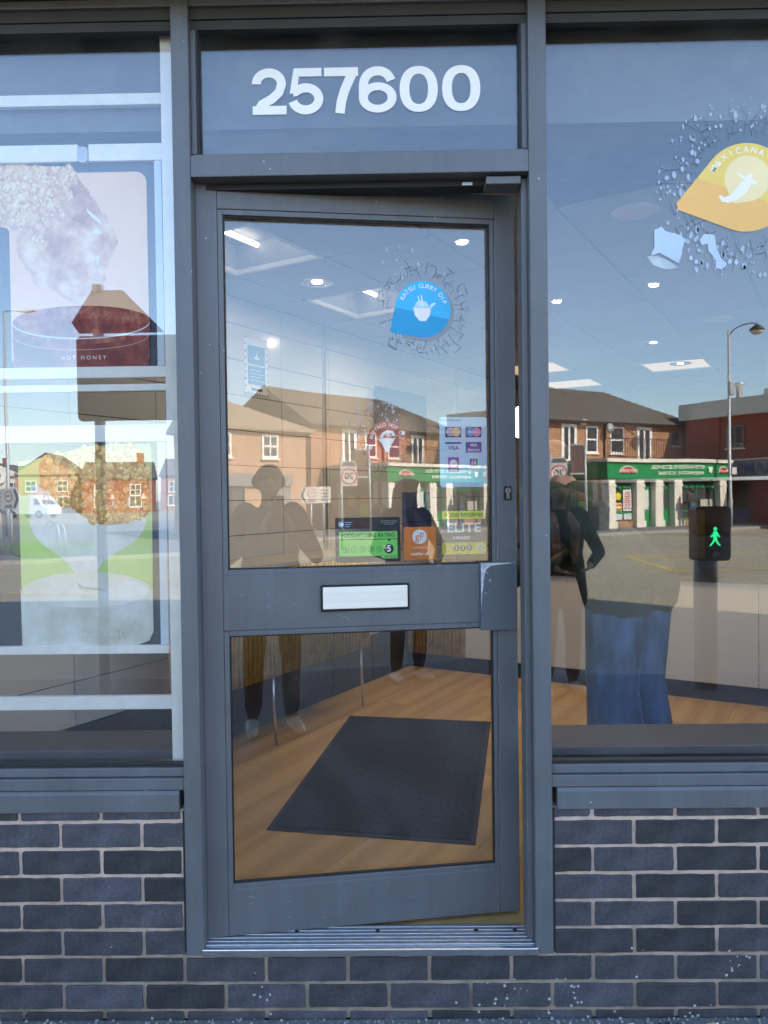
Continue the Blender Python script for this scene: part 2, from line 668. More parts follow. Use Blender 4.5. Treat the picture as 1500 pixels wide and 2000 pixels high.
MAT = dict(
    frame=frame_mat(), brick=blue_brick(), mortar=mortar_mat(), wood=wood_mat(),
    glass=glass('window_glass'),
    glass_left=glass('coated_window_glass', f0=.088),
    black=M('black_rubber', (.012, .012, .013), .6),
    soffit=M('soffit_and_shade_paint', (.045, .043, .04), .7, bump=.2),
    alu=M('aluminium', (.62, .63, .64), .34, var=.2, scale=30, metal=1, stretch=(1, 20, 20), bump=.1),
    steel=M('brushed_steel', (.7, .7, .7), .3, var=.1, metal=1),
    white_rail=M('white_rail', (.90, .84, .75), .5, var=.05, scale=25),
    white=M('white_vinyl', (.92, .86, .77), .5, var=.03),
    letter=M('polished_flap', (.95, .86, .74), .45, var=.05, scale=6, stretch=(.2, 1, 12), metal=.3),
    ceil=M('ceiling_tile', (.36, .37, .38), .9, var=.04, scale=120, bump=.15, rand=.02),
    grid=M('ceiling_grid', (.38, .39, .40), .6),
    tile=M('wall_tile', (.60, .57, .53), .16, var=.03, scale=4, rand=.04),
    grout=M('grout', (.10, .095, .09), .9),
    skirt=M('charcoal_tile', (.045, .047, .055), .45, var=.2, scale=25),
    plaster=M('plaster', (.62, .55, .46), .85, var=.05),
    warm_wall=M('ochre_wall', (.10, .06, .035), .8, var=.08),
    gold=M('gold_slat', (.50, .35, .13), .38, var=.2, scale=18, metal=.55),
    cream=M('cream_laminate', (.52, .48, .43), .4, var=.03, scale=3),
    mat=M('door_mat_pile', (.013, .012, .014), .95, var=.5, scale=160, bump=1.0, bscale=220),
    mat_edge=M('door_mat_rubber', (.010, .010, .011), .7),
    ledge=M('ledge_board', (.085, .072, .068), .42, var=.15, scale=10),
    asphalt=asphalt_mat('asphalt', (.27, .240, .165), 40),
    paving=asphalt_mat('footway', (.14, .137, .132), 70),
    kerb=M('kerb_stone', (.30, .29, .27), .9, var=.15, bump=.4),
    yellow_line=M('yellow_road_paint', (.55, .38, .06), .8, var=.3, scale=30),
    white_line=M('white_road_paint', (.6, .6, .58), .8, var=.2, scale=30),
    red_brick=brick_far('red_brick', (.40, .185, .085), (.26, .10, .05), (.44, .33, .22)),
    orange_brick=brick_far('pale_brick', (.52, .29, .17), (.42, .22, .13), (.52, .40, .28)),
    dark_red_brick=brick_far('deep_red_brick', (.34, .075, .045), (.27, .06, .04), (.24, .12, .09)),
    roof=M('roof_slate', (.115, .098, .08), .85, var=.3, scale=6, bump=.6, bscale=20, stretch=(1, 1, 3)),
    roof_pale=M('roof_tile', (.33, .25, .17), .85, var=.2, scale=6, bump=.6, bscale=20),
    upvc=M('white_upvc', (.80, .80, .77), .45, var=.03),
    stone=M('painted_stone', (.78, .74, .64), .6, var=.05, scale=5),
    pane=M('far_window_pane', (.06, .065, .07), .08, var=.3, scale=2, spec=.6),
    green=M('green_paint', (.008, .26, .08), .45, var=.06, scale=4),
    red_sign=M('red_sign', (.48, .03, .03), .5, var=.05),
    red_paint=M('red_shop_paint', (.30, .045, .05), .5, var=.1, scale=3),
    blue_paint=M('blue_band', (.04, .10, .24), .5, var=.1),
    grey_sign=M('sign_back', (.075, .075, .078), .7, var=.1),
    galv=M('galvanised_post', (.42, .44, .44), .5, var=.1, metal=.3),
    cream_metal=M('cream_cladding', (.62, .60, .50), .6, var=.05, scale=2),
    iron=M('black_iron', (.015, .015, .016), .5),
    grass=M('grass_turf', (.085, .15, .03), .95, var=.35, scale=30, bump=1),
    grey_band=M('grey_fascia', (.24, .23, .22), .7, var=.05),
    skin=M('skin', (.52, .30, .21), .55, var=.08, scale=30),
    coat=M('black_coat', (.012, .013, .014), .85, var=.3, scale=60, bump=.3),
    jacket=M('dark_green_jacket', (.022, .034, .027), .85, var=.25, scale=60, bump=.4),
    grey_jacket=M('charcoal_jacket', (.05, .05, .052), .85, var=.2, scale=60, bump=.3),
    trouser=M('black_trousers', (.013, .013, .016), .85, var=.2, scale=40),
    jeans=M('blue_denim', (.055, .105, .205), .85, var=.6, scale=6, bump=.5, bscale=260, stretch=(2.2, 2.2, .6)),  # strong stretched tone noise paints in the shading of folds
    hair=M('dark_hair', (.035, .022, .014), .6, var=.4, scale=60, stretch=(1, 1, .15)),
    fair_hair=M('brown_hair', (.12, .07, .035), .6, var=.4, scale=60, stretch=(1, 1, .15)),
    shoe=M('white_trainer', (.62, .60, .58), .6, var=.1, scale=20),
    scarf=M('patterned_scarf', (.42, .22, .18), .9, var=.6, scale=22),
    rubber=M('phone_black', (.01, .01, .012), .25),
)
SIGN = {}


def paint(c, rough=.5):
    k = tuple(round(x, 3) for x in c) + (rough,)
    if k not in SIGN:
        SIGN[k] = M('print_%d' % len(SIGN), c, rough, var=.04, scale=8)
    return SIGN[k]


INK = paint((.02, .02, .022))
WHITE = MAT['white']

# ================================================================ SETTING
g = MB().add([(-900, 900, -.104), (900, 900, -.104), (900, -900, -.104), (-900, -900, -.104)], [(0, 1, 2, 3)]).build('road', MAT['asphalt'])
g['kind'] = 'structure'
pv = MB().box(-40, 60, -3.95, -.002, -.3, 0).build('pavement', MAT['paving'])
pv['kind'] = 'structure'
kb = empty('kerb')
kb['kind'] = 'structure'
kme = MB().box(0, .905, -.125, 0, -.2, .004).build('kerb_stone', MAT['kerb'], kb, bevel=.012)
kme.location = (-9.2, -3.95, 0)
for i in range(1, 22):
    c = kme.copy()
    COL.objects.link(c)
    c.location = (-9.2 + i * .915, -3.95, 0)

e_ = Vector((.863, -.506, 0))
n_ = Vector((.506, .863, 0))
A_ = Vector((9.1, -30.4, 0))


def ST(t, d, z=0):
    """street frame across the road: t along the shop front, d in front of it"""
    p = A_ + e_ * t + n_ * d
    return Vector((p.x, p.y, z))


q = [ST(-60, 2.4), ST(6.5, 2.4), ST(6.9, 60), ST(60, 60), ST(60, -30), ST(-60, -30)]
fp = MB().prism([(p.x, p.y) for p in q], -.25, 0, 'z').build('pavement_opposite', MAT['paving'])
fp['kind'] = 'structure'
fk = MB()
p0, p1 = ST(-60, 2.4), ST(6.5, 2.4)
fk.prism([(ST(-60, 2.4).x, ST(-60, 2.4).y), (ST(6.5, 2.4).x, ST(6.5, 2.4).y), (ST(6.5, 2.53).x, ST(6.5, 2.53).y), (ST(-60, 2.53).x, ST(-60, 2.53).y)], -.2, .006, 'z')
o = fk.build('kerb_opposite', MAT['kerb'])
o['kind'] = 'structure'
# yellow hatch lines painted on the road
ym = empty('road_markings')
ym['kind'] = 'structure'


def stripe(p, q_, w, mat, z=-.099):
    p, q_ = Vector((p[0], p[1], 0)), Vector((q_[0], q_[1], 0))
    d = (q_ - p).normalized()
    s = Vector((-d.y, d.x, 0)) * w / 2
    MB().add([tuple((a + Vector((0, 0, z)))) for a in (p - s, q_ - s, q_ + s, p + s)], [(0, 1, 2, 3)]).build('painted_line', mat, ym)


for a, b_ in (((5.9, -17.5), (5.65, -13.1)), ((4.9, -13.3), (7.9, -13.35)), ((7.9, -13.3), (11.5, -16.5)), ((8.6, -13.4), (6.0, -17.3)), ((5.9, -17.45), (12, -17.5)), ((-6.6, -10.8), (-4.9, -10.6)), ((-9, -14.5), (-3, -12.2))):
    stripe(a, b_, .13, MAT['yellow_line'])
for k in range(9):
    stripe((-34 + k * 5.5, -44 - k * 1.2), (-31 + k * 5.5, -44.4 - k * 1.2), .15, MAT['white_line'])
stripe((-28, -36), (-8, -30), .12, MAT['white_line'])
# grass verge with a kerb, across the road to the left
vp = [(-13.4, -24.5), (-9.3, -17.2), (-8.4, -18.2), (-10.8, -26)]
vg = MB().prism([(-13.5, -25), (-12, -21), (-9.6, -17.6), (-8.4, -18.2), (-9.0, -21), (-11, -25.5)], -.2, .02, 'z').build('verge_grass', MAT['grass'])
vg['kind'] = 'structure'

# ================================================================ SHOPFRONT
XL0, XL1 = -.583, -.536      # left door post
XR0, XR1 = .375, .423        # right door post
XWL, XWR = -1.80, 2.45       # outer ends of the shopfront
ZT = 2.765                   # underside of fascia

# ---- brick plinth: every brick its own piece
wall = empty('brick_wall', label='low dark blue brick wall with pale mortar beneath the windows and door', cat='brick wall')
MB().box(XWL - .45, XL0 + .012, .006, .28, 0, .583).box(XR1 - .012, XWR + .45, .006, .28, 0, .583).box(XL0 + .012, XR1 - .012, .006, .28, 0, .181).build('mortar', MAT['mortar'], wall)
bmeshes = {}


def brick(x0, x1, z0, z1, key=None):
    w, h = x1 - x0, z1 - z0
    k = (round(w, 3), round(h, 3), random.randrange(9))
    if k not in bmeshes:
        b = bx(0, w, 0, .07, 0, h)
        rr = random.Random(hash(k))
        c = .0045
        pts = []
        crn = []
        for (cx, cz, sx, sz) in ((0, 0, 1, 1), (w, 0, -1, 1), (w, h, -1, -1), (0, h, 1, -1)):
            big = 2.6 if rr.random() < .12 else 1
            j1, j2 = c * rr.uniform(.15, 1.0) * big, c * rr.uniform(.15, .9) * big
            a, b2 = (cx + sx * j1, cz), (cx, cz + sz * j2)
            crn.append((b2, a) if (sx * sz > 0) else (a, b2))
        for q4 in range(4):
            p_, n_p = crn[q4][1], crn[(q4 + 1) % 4][0]
            pts += [crn[q4][0], crn[q4][1]]
            ns = 7 if q4 % 2 == 0 else 3
            for t_ in range(1, ns):
                f4 = t_ / ns
                jx = rr.uniform(-.0011, .0011)
                x_, z_ = p_[0] + (n_p[0] - p_[0]) * f4, p_[1] + (n_p[1] - p_[1]) * f4
                pts.append((x_, z_ + jx) if q4 % 2 == 0 else (x_ + jx, z_))
        mb = MB().prism(pts, 0, .07)
        me = mb.build('brick', MAT['brick'], wall)
        md = me.data
        bpy.data.objects.remove(me)
        bmeshes[k] = md
    o = link('brick', bmeshes[k], wall, bevel=.0012)
    o.location = (x0, random.uniform(-.0015, .0025), z0)
    o.rotation_euler = (random.uniform(-.004, .004), random.uniform(-.005, .005), random.uniform(-.004, .004))


J = .0108
for k in range(-1, 8):
    z0 = .025 + .075 * k + J / 2
    z1 = z0 + .075 - J
    z0, z1 = max(z0, -.01), min(z1, .580)
    if k == -1:
        z0 = -.02
    off = 0 if k % 2 == 0 else .1125
    if k <= 1:
        spans = [(XWL - .45, XWR + .45)]
    else:
        spans = [(XWL - .45, XL0 + .002), (XR1 - .002, XWR + .45)]
    for (s0, s1) in spans:
        i = math.floor((s0 + .704 - off) / .225) - 1
        while True:
            a = -.704 + off + .225 * i + J / 2
            b_ = a + .225 - J
            i += 1
            if b_ < s0 + .02:
                continue
            if a > s1 - .02:
                break
            brick(max(a, s0), min(b_, s1), z0, z1)

# ---- grey frame
sf = empty('shopfront', label='grey aluminium shopfront frame with large window panes around the door', cat='shopfront')
FR = MAT['frame']


def post(x0, x1, y0=-.006, y1=.10, z0=.182, z1=ZT + .02):
    return bx(x0, x1, y0, y1, z0, z1).build('post', FR, sf, bevel=.002)


post(XL0, XL1)
post(XR0, XR1)
post(XWL - .05, XWL, z0=.58)
post(XWR, XWR + .05, z0=.58)
# inner rebates beside the door, set back
bx(XL1, XL1 + .012, .045, .105, .2, 2.30).build('door_stop', FR, sf)
bx(XR0 - .016, XR0, .03, .105, .2, 2.30).build('door_stop', FR, sf, bevel=.002)
# head rail
for (a, b_) in ((XWL, XL0), (XL1, XR0), (XR1, XWR)):
    bx(a, b_, .0, .10, ZT - .001, ZT + .02).build('head_rail', FR, sf, bevel=.002)
    bx(a, b_, .012, .10, ZT - .03, ZT - .0015).build('head_underside_shade', MAT['soffit'], sf)  # shade under the head put into its dark colour
    bx(a, b_, .018, .04, ZT - .055, ZT - .031).build('glazing_bead', MAT['soffit'], sf)  # head bead darkened likewise, its shade is in the colour
# transom over the door
bx(XL1, XR0, -.004, .10, 2.305, 2.362).build('transom', FR, sf, bevel=.002)
bx(XL1, XR0, .012, .03, 2.364, 2.372).build('glazing_bead', FR, sf, bevel=.001)
for x in (XL1 + .0005, XR0 - .0145):
    bx(x, x + .014, .014, .040, 2.374, ZT - .057).build('glazing_bead', FR, sf, bevel=.001)
    bx(x + (.0145 if x < 0 else -.0065), x + (.0205 if x < 0 else -.0005), .0155, .040, 2.374, ZT - .057).build('gasket', MAT['black'], sf)
# sills
for (a, b_) in ((XWL, XL0), (XR1, XWR)):
    bx(a, b_, -.004, .10, .640, .672).build('bottom_rail', FR, sf, bevel=.002)
    bx(a, b_, .006, .040, .674, .698).build('glazing_bead', FR, sf, bevel=.002)
    bx(a, b_, .0145, .040, .6985, .706).build('gasket', MAT['black'], sf)
    pts = [(-.012, .582), (-.012, .632), (-.010, .6345), (-.005, .639), (.10, .639), (.10, .582)]
    MB().prism(pts, a - (.0 if a > 0 else .0) + (.013 if a > 0 else 0), b_ - (.013 if a < 0 else 0), 'x').build('sill', FR, sf, bevel=.0015)


def gpane(x0, x1, z0, z1, y=.034, name='window_pane', parent=None, w=.004, mat='glass'):
    return bx(x0, x1, y, y + w, z0, z1).build(name, MAT[mat], parent or sf)


gpane(XWL, XL0, .69, ZT - .03, mat='glass_left')
gpane(XR1, XWR, .69, ZT - .03)
gpane(XL1, XR0, 2.366, ZT - .03)
# door-closer channel under the transom
bx(XL1 + .001, XR0 - .017, .045, .10, 2.288, 2.3035).build('closer_channel', MAT['black'], sf)
cl = bx(.262, .356, .012, .075, 2.279, 2.300).build('closer_housing', MAT['frame'], sf, bevel=.002)
bx(.20, .228, .042, .0445, 2.289, 2.297).build('strike_plate', MAT['steel'], sf)
# silicone and black gap at the posts' feet
bx(XL0 - .006, XL0 - .0005, -.002, .03, .19, .58).build('sealant_bead', MAT['black'], sf)
bx(XR1 + .0005, XR1 + .006, -.002, .03, .19, .58).build('sealant_bead', MAT['black'], sf)

# ---- fascia box and the building above
fb = empty('corner_building', label='tall brick building above the shopfront with a dark fascia box', cat='building')
bx(XWL - .6, XWR + .6, -.17, .3, ZT + .022, 3.45).build('fascia_box', MAT['soffit'], fb, bevel=.004)
bx(XWL - .6, XWR + .6, -.175, -.171, ZT + .018, ZT + .05).build('fascia_trim', MAT['frame'], fb)
for x in (.10, .145):
    MB().lathe([(.012, -.02), (.016, 0), (.004, .004)], (x, -.06, ZT + .02), 10).build('fixing_bolt', MAT['black'], fb)
ux, uy = .5, .866
bp_ = [(-14, .31), (13.35, .31), (13.35 + ux * 12, .31 + uy * 12), (-20, .31 + uy * 12)]
MB().prism(bp_, 3.0, 12.4, 'z').build('upper_wall', MAT['red_brick'], fb)
bx(-14, XWL - .455, .0, .30, 0, 3.0).build('side_wall', MAT['red_brick'], fb)
bx(XWR + .455, 13.35, .0, .30, 0, 3.0).build('side_wall', MAT['red_brick'], fb)
for (a, b_) in ((XWL - .45, XWL - .052), (XWR + .052, XWR + .45)):
    bx(a, b_, .012, .29, .584, 2.78).build('brick_pier', MAT['red_brick'], fb)

# ---- threshold
th = empty('door_threshold', label='ribbed aluminium threshold strip under the grey door', cat='threshold')
bx(XL1 - .003, XR0 + .006, -.012, .002, .180, .2015).build('nosing', MAT['alu'], th, bevel=.003)
bx(XL1 + .001, XR0 - .001, .0025, .115, .183, .1985).build('plate', MAT['alu'], th)
for k in range(6):
    bx(XL1 + .001, XR0 - .001, .010 + k * .017, .019 + k * .017, .1987, .2025).build('rib', MAT['alu'], th, bevel=.001)
for x in (-.29, -.06, .22, .33):
    MB().lathe([(.006, 0), (.006, .0015)], (x, .075, .2026), 10).build('screw', MAT['black'], th)

# ================================================================ DOOR
TH = R(8.5)
door = empty('shop_door', (-.54, .04, 0), TH, 'grey glazed shop door ajar, with a letter plate in its mid rail', 'door')
DW, DT = .912, .044
S0, S1 = .078, .838


def dbox(name, *a, m=None, bev=.002):
    return bx(*a).build(name, m or FR, door, bevel=bev)


dbox('stile', .004, .062, 0, DT, .203, 2.310)
dbox('stile', .852, DW, 0, DT, .203, 2.310)
dbox('top_rail', .0625, .8515, .0005, DT, 2.240, 2.310)
dbox('middle_rail', .0625, .8515, .0005, DT, 1.066, 1.222)
dbox('bottom_rail', .0625, .8515, .0005, DT, .203, .335)
for (z0, z1) in ((1.2365, 2.2245), (.3485, 1.0505)):
    dbox('glazing_bead', .0625, .077, .003, .02, z0 - .0145, z1 + .0145, bev=.0015)
    dbox('glazing_bead', .839, .8515, .003, .02, z0 - .0145, z1 + .0145, bev=.0015)
    dbox('glazing_bead', .0772, .8388, .003, .02, z1, z1 + .015, bev=.0015)
    dbox('glazing_bead', .0772, .8388, .003, .02, z0 - .015, z0, bev=.0015)
    gk = MB().box(.0772, .081, .0095, .02, z0, z1).box(.835, .8388, .0095, .02, z0, z1).box(.081, .835, .0095, .02, z1 - .004, z1).box(.081, .835, .0095, .02, z0, z0 + .004)
    gk.build('gasket', MAT['black'], door)
    gpane(.079, .837, z0 + .001, z1 - .001, .0245, 'glass_pane', door)
lp = MB().box(.334, .589, -.006, -.0005, 1.112, 1.188)
lp.build('letter_plate', MAT['rubber'], door, bevel=.002)
lpf = bx(.340, .583, -.0105, -.0062, 1.119, 1.182).build('flap', MAT['letter'], bpy.data.objects['letter_plate'], bevel=.002)
lg = bx(.797, .904, -.016, -.0005, 1.044, 1.241).build('lock_guard', M('worn_guard', (.105, .115, .13), .4, var=.08, scale=8, rvar=.1), door, bevel=.0015)
wear = MB()
rr = random.Random(3)
pts = [(.7985, 1.2398), (.9015, 1.2398), (.885, 1.2375), (.86, 1.2355), (.835, 1.233), (.823, 1.230), (.8135, 1.221), (.810, 1.208), (.8055, 1.196), (.8065, 1.182), (.8035, 1.165), (.802, 1.150), (.7995, 1.128), (.7985, 1.10)]
wear.prism(pts, -.0166, -.0161)
for k in range(14):
    x, z, s = rr.uniform(.803, .83), rr.uniform(1.15, 1.235), rr.uniform(.001, .0028)
    wear.prism([(x - s, z), (x, z - s * .7), (x + s, z + s * .2), (x + s * .2, z + s)], -.0166, -.0161)
wear.build('worn_paint', M('bare_metal', (.55, .55, .57), .5, var=.4, scale=70), lg)
sc2 = MB()
rr = random.Random(41)
for k in range(26):
    x, z, l, a = rr.uniform(.09, .86), rr.choice((rr.uniform(.215, .325), rr.uniform(1.08, 1.2))), rr.uniform(.002, .012), rr.uniform(-.5, .5)
    w_ = rr.uniform(.0004, .0010)
    dx, dz = l * math.cos(a), l * math.sin(a)
    sc2.add([(x, .0003, z), (x + dx, .0003, z + dz), (x + dx, .0003, z + dz + w_), (x, .0003, z + w_ * 1.5)], [(0, 1, 2, 3)])
for k in range(18):
    z = rr.uniform(.25, 1.5)
    x = rr.choice((.8525, .8505, .9110))
    sc2.add([(x, -.0002, z), (x + .0009, -.0002, z), (x + .0009, -.0002, z + rr.uniform(.01, .06)), (x, -.0002, z + rr.uniform(.01, .06))], [(0, 1, 2, 3)])
sc2.build('scuff_marks', paint((.34, .35, .37)), door, kind='stuff')
kc = bx(.874, .896, -.003, -.0005, 1.422, 1.463).build('lock_plate', MAT['black'], door)
MB().lathe([(.0085, -.0065), (.0085, -.0032)], (.885, 0, 1.450), 16, 'y').box(.8805, .8895, -.0062, -.0032, 1.425, 1.446).build('lock_cylinder', MAT['steel'], kc)
bx(.8842, .8858, -.0072, -.0066, 1.444, 1.456).build('key_slot', MAT['black'], kc)


# ================================================================ STICKERS ON THE GLASS
def thing(name, label, cat, on_door=False, loc=(0, 0, 0), rz=0, group=None):
    o = empty(name, loc, rz, label, cat, group)
    if on_door:      # same frame as the door leaf, behind its pane
        o.location = door.location
        o.rotation_euler = door.rotation_euler
    return o


YD = .0288          # just behind the door pane
ph = thing('phone_number', 'white vinyl phone number 257600 on the pane above the door', 'lettering')
SW = .0245        # stroke width of the bold grotesque numerals


def stroke(mb, pts, w, y):
    """constant-width ribbon along a polyline, square ends"""
    L_, R_ = [], []
    for i_, p in enumerate(pts):
        a = Vector(pts[max(i_ - 1, 0)])
        b2 = Vector(pts[min(i_ + 1, len(pts) - 1)])
        d = (b2 - a).normalized()
        nn = Vector((-d.y, d.x)) * w / 2
        L_.append((p[0] + nn.x, p[1] + nn.y))
        R_.append((p[0] - nn.x, p[1] - nn.y))
    mb.prism(L_ + list(reversed(R_)), y, y + .0004)


def arc(cx, cz, a, b2, t0, t1, n=22, p=2.0):
    out = []
    for i_ in range(n + 1):
        t = R(t0 + (t1 - t0) * i_ / n)
        c_, s_ = math.cos(t), math.sin(t)
        out.append((cx + a * math.copysign(abs(c_) ** (2 / p), c_), cz + b2 * math.copysign(abs(s_) ** (2 / p), s_)))
    return out


def digit(ch, x, z, h=.126, w=.080):
    """x = left edge, z = baseline"""
    mb, y = MB(), .0325
    k = SW / 2
    cx, hw, hh = x + w / 2, w / 2 - k, h / 2 - k * .9
    if ch == '0':
        o_ = arc(cx, z + h / 2, w / 2, h / 2, 0, 360, 44, 2.25)[:-1]
        i_ = arc(cx, z + h / 2, w / 2 - SW * 1.08, h / 2 - SW * .86, 0, 360, 44, 2.3)[:-1]
        n = len(o_)
        v = [(p[0], y, p[1]) for p in o_] + [(p[0], y, p[1]) for p in i_]
        mb.add(v, [(q_, (q_ + 1) % n, (q_ + 1) % n + n, q_ + n) for q_ in range(n)])
    elif ch == '6':
        rb_ = .0390
        o_ = arc(cx, z + rb_ + .002, w / 2, rb_ + .002, 0, 360, 40)[:-1]
        i_ = arc(cx, z + rb_ + .002, w / 2 - SW, rb_ + .002 - SW * .86, 0, 360, 40)[:-1]
        n = len(o_)
        mb.add([(p[0], y, p[1]) for p in o_] + [(p[0], y, p[1]) for p in i_], [(q_, (q_ + 1) % n, (q_ + 1) % n + n, q_ + n) for q_ in range(n)])
        left = [(x + k, z + .040)] + arc(cx, z + .068, hw, h - .068 - k * .9, 180, 22, 24, 2.2)
        stroke(mb, left, SW, y + .0006)
    elif ch == '5':
        mb.prism([(x + .016, z + h), (x + w - .004, z + h), (x + w - .004, z + h - SW * .92), (x + .030, z + h - SW * .92), (x + .0235, z + .056), (x + .004, z + .056)], y, y + .0004)
        bowl = [(x + .013, z + .060)] + arc(cx, z + .041, hw, .041 - k * .9, 138, -168, 30)
        stroke(mb, bowl, SW, y + .0006)
    elif ch == '7':
        mb.prism([(x, z + h), (x + w, z + h), (x + w, z + h - SW * .95), (x, z + h - SW * .95)], y, y + .0004)
        stroke(mb, [(x + w - k * 1.0, z + h - .008), (x + w - .024, z + h - .032), (x + w - .038, z + .060), (x + w - .047, z + .03), (x + w - .051, z)], SW * 1.05, y + .0006)
    elif ch == '2':
        mb.prism([(x, z), (x + w, z), (x + w, z + SW * .95), (x, z + SW * .95)], y, y + .0004)
        pts = arc(cx - .001, z + h - .040, hw, .040 - k * .9, 182, -20, 22) + [(x + w - .020, z + .060), (x + w - .040, z + .042), (x + .026, z + .028), (x + .012, z + .006)]
        stroke(mb, pts, SW, y + .0006)
    return mb.build('digit', WHITE, ph)


for ch, x in zip('257600', (-.3715, -.2735, -.1745, -.0800, .0315, .1475)):
    digit(ch, x, 2.4865, w={'0': .104, '6': .103, '5': .096}.get(ch, .093), h=.124)


def blob(c, rx, rz_, n, seed, jag=.25):
    r_ = random.Random(seed)
    return [(c[0] + rx * r_.uniform(1 - jag, 1 + jag) * math.cos(2 * math.pi * k / n), c[1] + rz_ * r_.uniform(1 - jag, 1 + jag) * math.sin(2 * math.pi * k / n)) for k in range(n)]


def densify(pts, k=4):
    return [(p[0] + (q_[0] - p[0]) * t / k, p[1] + (q_[1] - p[1]) * t / k) for p, q_ in zip(pts, pts[1:] + pts[:1]) for t in range(k)]


def splash(parent, c, rad, y, n, seed, mat, lo=.55, hole=0):
    r_ = random.Random(seed)
    mb = MB()
    for _ in range(n):
        a = r_.uniform(0, 2 * math.pi)
        d = rad * (r_.uniform(lo, 1.0) ** .8)
        x, z = c[0] + d * math.cos(a), c[1] + d * math.sin(a)
        s = (r_.random() ** 4) * .0048 * (rad / .12) ** .5 + .0004
        k = r_.randrange(5, 8)
        st = r_.uniform(1, 2.2)
        pts = [(x + s * r_.uniform(.6, 1.2) * math.cos(2 * math.pi * i / k), z + st * s * r_.uniform(.6, 1.2) * math.sin(2 * math.pi * i / k)) for i in range(k)]
        mb.prism(pts, y, y + .0002)
    return mb.build('splash_drops', mat, parent, kind='stuff')


def cracks(parent, c, r1, r2, y, n, seed, mat):
    r_ = random.Random(seed)
    mb = MB()
    def seg(p, q_, w):
        d = (Vector(q_) - Vector(p)).normalized()
        s = Vector((-d.y, d.x)) * w
        mb.prism([(p[0] - s.x, p[1] - s.y), (q_[0] - s.x * .5, q_[1] - s.y * .5), (q_[0] + s.x * .5, q_[1] + s.y * .5), (p[0] + s.x, p[1] + s.y)], y, y + .0002)
    for i in range(n):
        a = 2 * math.pi * (i + r_.uniform(-.3, .3)) / n
        ra, rb = r1 * r_.uniform(1, 1.15), r2 * r_.uniform(.7, 1.05)
        p = (c[0] + ra * math.cos(a), c[1] + ra * math.sin(a))
        for k in range(2):
            rm = ra + (rb - ra) * (k + 1) / 2
            a2 = a + r_.uniform(-.07, .07)
            q_ = (c[0] + rm * math.cos(a2), c[1] + rm * math.sin(a2))
            seg(p, q_, .0007)
            if r_.random() < .5:
                a3 = a2 + r_.choice((-.18, .18))
                seg(q_, (c[0] + rm * math.cos(a3), c[1] + rm * math.sin(a3)), .0009)
            p = q_
    return mb.build('crack_lines', mat, parent, kind='stuff')


DROP = paint((.40, .46, .54))
CRACK = paint((.05, .06, .085))


def teardrop(c, r, tipd, ang, n=40):
    """round blob with one pointed end at angle ang"""
    pts = []
    half = math.acos(min(.98, r / tipd)) if tipd > r else .3
    for k in range(n + 1):
        t = ang + half + (2 * math.pi - 2 * half) * k / n
        pts.append((c[0] + r * math.cos(t), c[1] + r * math.sin(t)))
    for s in (-.05, 0, .05):
        pts.append((c[0] + tipd * .99 * math.cos(ang + s), c[1] + tipd * .96 * math.sin(ang + s)))
    return pts


def clip_below(pts, f):
    """part of polygon where f(p) > 0"""
    out = []
    for i, p in enumerate(pts):
        q_ = pts[(i + 1) % len(pts)]
        a, b_ = f(p), f(q_)
        if a >= 0:
            out.append(p)
        if (a > 0) != (b_ > 0):
            t = a / (a - b_)
            out.append((p[0] + (q_[0] - p[0]) * t, p[1] + (q_[1] - p[1]) * t))
    return out


YO = .0222         # on the street side of the door pane
# blue dip sticker
kt = thing('dip_sticker', 'blue drop-shaped katsu curry dip sticker with white bowl on the door glass', 'sticker', True)
kc_ = (.644, 1.980)
td = teardrop(kc_, .082, .116, R(216))
MB().prism(td, YO + .0006, YO + .0008).build('blue_field', paint((.05, .50, .80)), kt)
MB().prism(clip_below(td, lambda p: -(p[1] - 1.972 + .2 * (p[0] - .62))), YO + .0002, YO + .0004).build('lower_field', paint((.012, .34, .60)), kt)
MB().prism([(p[0] + .010, p[1] - .010) for p in td], YO + .0014, YO + .0016).build('drop_shadow', paint((.30, .30, .33)), kt)
arc_text('KATSU CURRY DIP', .013, WHITE, kt, kc_, .067, 86, 9.5, YO - .0004)
MB().prism([(.615, 1.985), (.668, 1.985), (.664, 1.962), (.652, 1.946), (.634, 1.946), (.620, 1.962)], YO - .0004, YO - .0002).build('bowl', WHITE, kt)
MB().prism([(.634, 1.987), (.638, 1.987), (.632, 2.018), (.629, 2.017)], YO - .0004, YO - .0002).prism([(.642, 1.987), (.646, 1.987), (.641, 2.021), (.638, 2.020)], YO - .0004, YO - .0002).build('chopsticks', WHITE, kt)
MB().prism([(.618, 1.987), (.663, 1.987), (.655, 2.002), (.640, 2.006), (.625, 2.001)], YO - .00015, YO + .0001).build('noodles', paint((.55, .78, .88)), kt)
MB().prism([(.668, 1.984), (.684, 1.998), (.676, 2.0), (.664, 1.992)], YO - .0004, YO - .0002).build('leaf', paint((.6, .8, .9)), kt)
splash(kt, kc_, .135, YO + .0010, 380, 5, DROP, .7)
cracks(kt, kc_, .092, .150, YO + .0012, 34, 6, CRACK)
splash(kt, (.60, 2.115), .075, YO, 60, 9, DROP, .1)

